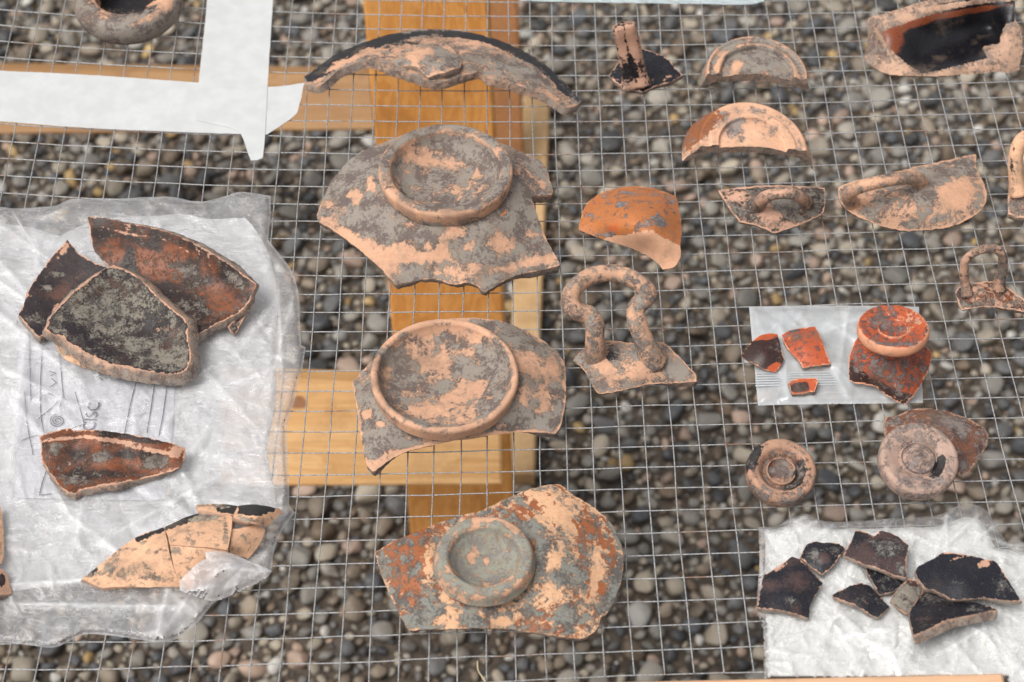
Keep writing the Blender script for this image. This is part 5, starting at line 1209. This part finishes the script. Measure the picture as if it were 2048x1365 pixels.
EG = "pieces of the mended buff rim"
def epiece(lbl, pts, ctrl, blobs, base=(0.22, 0.0, 0, 0), th=4.5):
    e = shell("rim_piece", Z(0, 780, 2.333, pts), ctrl, th, T3(M_PALE), base=base, edge_bare=.15, edge_w=3, grid=4, step=4, jag=.8, blobs=blobs, edge_wear=(0.12, 0, 0, 0), warp=4)
    tag(e, lbl, POT, EG)
ctl = [(165, 1160, 8), (240, 1097, 10), (328, 1054, 12), (330, 1110, 17), (356, 1174, 8), (240, 1174, 8), (200, 1176, 7), (290, 1130, 15), (420, 1030, 13), (460, 1035, 14), (400, 1070, 18), (455, 1100, 16), (380, 1170, 9), (500, 1060, 15), (520, 1085, 10), (490, 1115, 8), (450, 1125, 9)]
epiece("left pointed triangular piece of the cracked buff rim", [(380, 885), (450, 830), (560, 740), (650, 680), (765, 642), (783, 722), (797, 790), (815, 850), (829, 890), (828, 920), (700, 921), (560, 918), (475, 922), (420, 900)], ctl,
       [('s', 185, 1142, 14, 9, .9, -40), ('d', 185, 1145, 20, 12, .4), ('poly', 's', [(270, 1074), (300, 1062), (330, 1050), (331, 1061), (304, 1071), (276, 1085)], 1.2), ('poly', 'd', [(270, 1074), (330, 1050), (331, 1061), (276, 1085)], -.3), ('d', 220, 1145, 18, 14, .4), ('d', 230, 1118, 18, 8, .45, -30), ('d', 255, 1150, 16, 12, .5), ('d', 310, 1155, 22, 9, .45), ('d', 290, 1085, 10, 6, .5), ('d', 280, 1060, 40, 4, .4, -25)])
epiece("large upper middle piece of the cracked buff rim with a black lip stain", [(769, 641), (850, 602), (925, 577), (1000, 575), (1070, 585), (1086, 598), (1078, 655), (1070, 700), (1063, 748), (960, 735), (870, 728), (793, 722), (782, 680)], ctl,
       [('poly', 's', [(324, 1052), (365, 1034), (400, 1020), (440, 1020), (436, 1028), (404, 1033), (370, 1048), (332, 1063)], 1.0), ('poly', 'd', [(324, 1052), (365, 1034), (395, 1022), (398, 1031), (370, 1048), (332, 1063)], -.25), ('d', 420, 1036, 30, 7, .4), ('d', 400, 1035, 50, 8, .55, -12), ('d', 452, 1060, 7, 20, .5), ('d', 380, 1082, 12, 8, .4)])
epiece("lower middle piece of the cracked buff rim, half under the bag fold", [(796, 727), (870, 733), (960, 741), (1063, 754), (1062, 800), (1000, 880), (900, 930), (833, 918), (828, 880), (812, 830), (802, 780)], ctl, [('d', 350, 1100, 10, 8, .5), ('d', 375, 1110, 14, 6, .25)])
epiece("small right piece of the cracked buff rim beside the bag fold", [(1082, 650), (1110, 648), (1150, 638), (1190, 632), (1240, 652), (1220, 700), (1190, 750), (1158, 788), (1100, 770), (1071, 758), (1078, 700)], [(c[0], c[1], c[2] - 1.5) for c in ctl], [('d', 490, 1075, 14, 8, .3), ('d', 470, 1100, 9, 9, .3)], base=(0.12, 0, 0, 0))
epiece("thin upper strip of the cracked buff rim, left of the black one", [(915, 536), (1000, 533), (1060, 536), (1108, 541), (1096, 565), (1086, 584), (1000, 572), (930, 562)], [(392, 1010, 12), (475, 1012, 13), (465, 1030, 14), (400, 1021, 14)], [('d', 430, 1012, 30, 6, .5), ('poly', 's', [(448, 1008), (477, 1008), (468, 1030), (452, 1028), (430, 1020)], 1.1)])
epiece("upper right piece of the cracked buff rim with a black glossy lip", [(1112, 541), (1180, 534), (1240, 542), (1300, 556), (1325, 570), (1285, 600), (1262, 625), (1245, 638), (1160, 618), (1087, 594), (1098, 567)], [(476, 1012, 15), (557, 1018, 14), (567, 1024, 11), (534, 1053, 12), (466, 1034, 17), (510, 1038, 19)],
       [('poly', 's', [(474, 1007), (510, 1005), (540, 1011), (560, 1019), (546, 1025), (525, 1028), (500, 1031), (478, 1027)], 1.3), ('d', 500, 1040, 30, 6, .6, 12), ('d', 525, 1040, 10, 9, .4), ('d', 500, 1017, 46, 9, -.4)], base=(0.18, 0, 0, 0))
flap = film("front_fold", Z(0, 780, 2.333, [(955, 754), (1050, 757), (1110, 775), (1160, 800), (1220, 822), (1270, 846), (1240, 880), (1180, 912), (1100, 950), (1000, 985), (900, 960), (838, 935), (842, 890), (880, 850), (935, 800), (962, 790)]), 19, 1.2, creases(26, (360, 1100, 540, 1200), 41, lo=20, hi=70, wide=5), M_FOLD, bag, grid=4, seed=44, swell=.8, edge=14, zmin=3, lip=0.9,
            puff=lambda q: 3.0 - np.clip((q[:, 1] - 1140) / 60, 0, 1) * 13)

Fo = shell("rim_sherd", [(-40, 1010), (2, 1012), (7, 1060), (7, 1110), (2, 1128), (-40, 1130)], [(-20, 1070, 12), (5, 1070, 8)], 4, T3(M_PALE), base=(0.3, 0.1, 0, 0), edge_bare=.5); tag(Fo, "narrow buff sherd cut off by the left border, upper of two", POT)
Fo = shell("foot_sherd", [(-40, 1134), (2, 1138), (14, 1150), (19, 1170), (24, 1186), (10, 1190), (-40, 1190)], [(-20, 1160, 12), (22, 1180, 6), (0, 1140, 9)], 5, T3(M_BRN), base=(0.25, 0.05, 0.05, 0), edge_bare=.5, blobs=[('s', 0, 1160, 9, 14, 1.4)]); tag(Fo, "buff sherd with a dark hole cut off by the left border, lower of two", POT)

# ------------------------------------------------------------------ small sherds on the zip bag
U = [("black_sherd", "black and orange four cornered sherd on the left edge of the zip bag", [(130, 410), (215, 305), (290, 270), (360, 275), (372, 330), (385, 390), (400, 435), (370, 480), (345, 513), (290, 500), (200, 455)], [(1482, 712, 5), (1533, 667, 8), (1569, 720, 7), (1551, 744, 4.5), (1525, 705, 10)], M_RED, (0.1, 1, 0, 1.2),
      [('r', 1530, 672, 34, 9, -1.6, -8), ('r', 1548, 736, 18, 10, -1.6, -30), ('d', 1550, 690, 16, 24, .25), ('d', 1530, 672, 30, 6, .2)]),
     ("orange_sherd", "flat orange trapezoid sherd in the middle of the zip bag", [(385, 280), (440, 250), (520, 236), (590, 228), (620, 280), (660, 390), (685, 455), (683, 462), (600, 470), (515, 483), (480, 430), (430, 380), (400, 330)], [(1564, 670, 6), (1630, 654, 8), (1661, 729, 7), (1606, 735, 6), (1610, 690, 10)], M_RED, (0.34, 0.95, .05, -1.0), [('d', 1580, 670, 20, 14, .3), ('b', 1640, 690, 30, 40, .15), ('d', 1600, 660, 30, 6, .3)]),
     ("tiny_sherd", "tiny black and orange sherd on the zip bag's ribbed closure", [(425, 580), (450, 562), (500, 550), (560, 547), (600, 548), (605, 575), (585, 632), (520, 640), (450, 650), (435, 610)], [(1577, 767, 6), (1633, 757, 7), (1628, 784, 6), (1585, 789, 5)], M_RED, (0.15, .95, 0, -.2), [('r', 1598, 775, 22, 12, 1.6, -8), ('r', 1628, 765, 9, 14, -1), ('b', 1630, 762, 7, 12, .3)])]
for nm, lb, pts, ctrl, m, base, blobs in U:
    e = shell(nm, Z(1440, 580, 3.102, pts), ctrl, 3.0, T3(m), base=base, blobs=blobs, edge_bare=.9, edge_w=2.2, grid=3.5, step=3.5, jag=.8, warp=3); tag(e, lb, POT, "sherds on the zip bag")

# ------------------------------------------------------------------ black sherds on the foam bag
YS = [("leftmost dark brown sherd of the black group, six sided", [(165, 610), (225, 570), (290, 530), (370, 475), (430, 500), (510, 580), (585, 660), (540, 740), (500, 820), (490, 908), (470, 905), (300, 858), (120, 835), (130, 780), (150, 680)], 11, (0.10, 0.95, 0, .35), [('d', 1580, 1205, 16, 12, .5), ('b', 1560, 1135, 20, 5, .7, -30), ('d', 1535, 1210, 20, 6, .3)], 4),
      ("small black sherd with a buff centre above the leftmost one", [(425, 475), (480, 385), (530, 370), (580, 376), (640, 375), (700, 385), (745, 415), (710, 470), (640, 560), (580, 603), (500, 545)], 11.5, (0.25, 0.9, 0, 0.1), [('d', 1625, 1110, 14, 14, .5), ('d', 1665, 1098, 14, 8, .4), ('r', 1645, 1118, 16, 12, .8)], 3.5),
      ("brown black sherd at the top of the black group", [(735, 465), (790, 360), (820, 290), (880, 296), (930, 320), (955, 330), (985, 296), (1010, 292), (1110, 325), (1195, 390), (1180, 500), (1180, 628), (1100, 603), (1010, 568), (870, 525)], 14, (0.28, 0.92, 0, .55), [('s', 1720, 1072, 18, 8, .3), ('r', 1720, 1072, 18, 8, -.8), ('d', 1780, 1095, 26, 18, .4), ('d', 1800, 1145, 12, 16, .4), ('b', 1735, 1064, 40, 4, .8, 10), ('r', 1730, 1120, 30, 18, .4)], 3.5),
      ("speckled sherd half covered by the top one", [(890, 550), (1010, 575), (1090, 605), (1170, 635), (1120, 700), (1050, 730), (990, 745), (940, 650)], 9.5, (0.30, 0.95, 0, 0), [], 3),
      ("low central dark sherd with a buff lower edge", [(655, 745), (740, 700), (850, 662), (930, 690), (1000, 765), (1060, 830), (1020, 870), (980, 903), (930, 885), (800, 810), (660, 762)], 10.5, (0.20, 0.95, 0, .2), [('d', 1735, 1195, 30, 8, .25), ('b', 1735, 1207, 4, 10, .5, -30)], 4),
      ("small grey crusted sherd between the two large black ones", [(1060, 790), (1120, 700), (1200, 625), (1250, 640), (1300, 668), (1295, 720), (1230, 830), (1190, 885), (1150, 868)], 12, (0.72, 0.7, 0, .2), [('d', 1830, 1168, 10, 8, -.6)], 3.5),
      ("largest jet black sherd of the group, chipped at the top right", [(1245, 590), (1262, 545), (1310, 520), (1370, 490), (1440, 445), (1520, 448), (1590, 458), (1680, 475), (1750, 495), (1810, 508), (1860, 575), (1900, 640), (1950, 715), (1998, 788), (1940, 790), (1880, 783), (1740, 768), (1620, 775), (1520, 783), (1460, 755), (1380, 715), (1310, 695), (1270, 640)], 15, (0.12, 1.0, 0, -.4), [('b', 1968, 1128, 14, 8, 1.3, -20), ('b', 1912, 1118, 22, 3, .9, -15), ('b', 1890, 1107, 40, 3, .6), ('d', 2010, 1170, 26, 24, .45), ('d', 1900, 1160, 40, 16, .15)], 4),
      ("long curved black sherd with a thick buff underside at the bottom of the group", [(1200, 890), (1240, 800), (1300, 722), (1380, 735), (1490, 780), (1680, 803), (1760, 825), (1822, 850), (1740, 868), (1650, 884), (1540, 905), (1450, 930), (1380, 965), (1330, 990), (1270, 1018), (1230, 1030), (1215, 960)], 13, (0.20, 0.97, 0, -.1), [('d', 1870, 1195, 34, 14, .45), ('d', 1950, 1220, 20, 7, .5), ('r', 1850, 1245, 30, 20, .4)], 6)]
ORDER = {3: -3.0}
for k, (lb, pts, z, base, blobs, th) in enumerate(YS):
    px = Z(1480, 980, 3.546, pts); a = np.array(px); c = a.mean(0)
    ctrl = [(x, y, z - (1.6 if k != 7 else 0)) for x, y in px[::2]] + [(c[0], c[1], z + 1.0)]
    if k == 7:
        ctrl = [(1818, 1231, 12), (1846, 1183, 9), (1900, 1200, 9.5), (1954, 1206, 12), (1994, 1220, 15), (1945, 1229, 17), (1889, 1242, 18.5), (1855, 1259, 19), (1827, 1270, 18), (1880, 1218, 11.5), (1850, 1225, 12)]
    if k == 3: ctrl = [(x, y, z) for x, y in px[::2]]
    if k == 2: ctrl = [(x, y, z - 2.0 + (2.0 if y > 1120 else 0)) for x, y in px[::2]] + [(c[0], c[1], z + 1)]
    e = shell("black_sherd", px, ctrl, th * 0.78, T3(M_BLK if k not in (5,) else M_GRN), base=base, blobs=blobs, edge_bare=.7, edge_w=2.0, grid=4, step=4, jag=.9, warp=3)
    tag(e, lb, POT, "dark sherds on the white foam bag")

# ------------------------------------------------------------------ small details
def straw(lbl, pts, r):
    e = tube("straw", [p + (r,) for p in pts], M_STRAW, sides=6, rough=0.05, step=4); tag(e, lbl, "straw")
straw("thin dry straw poking up by the wooden frame board", [(972, 1366, 2), (963, 1352, 2.5), (956, 1340, 4), (955, 1322, 6)], 0.35)
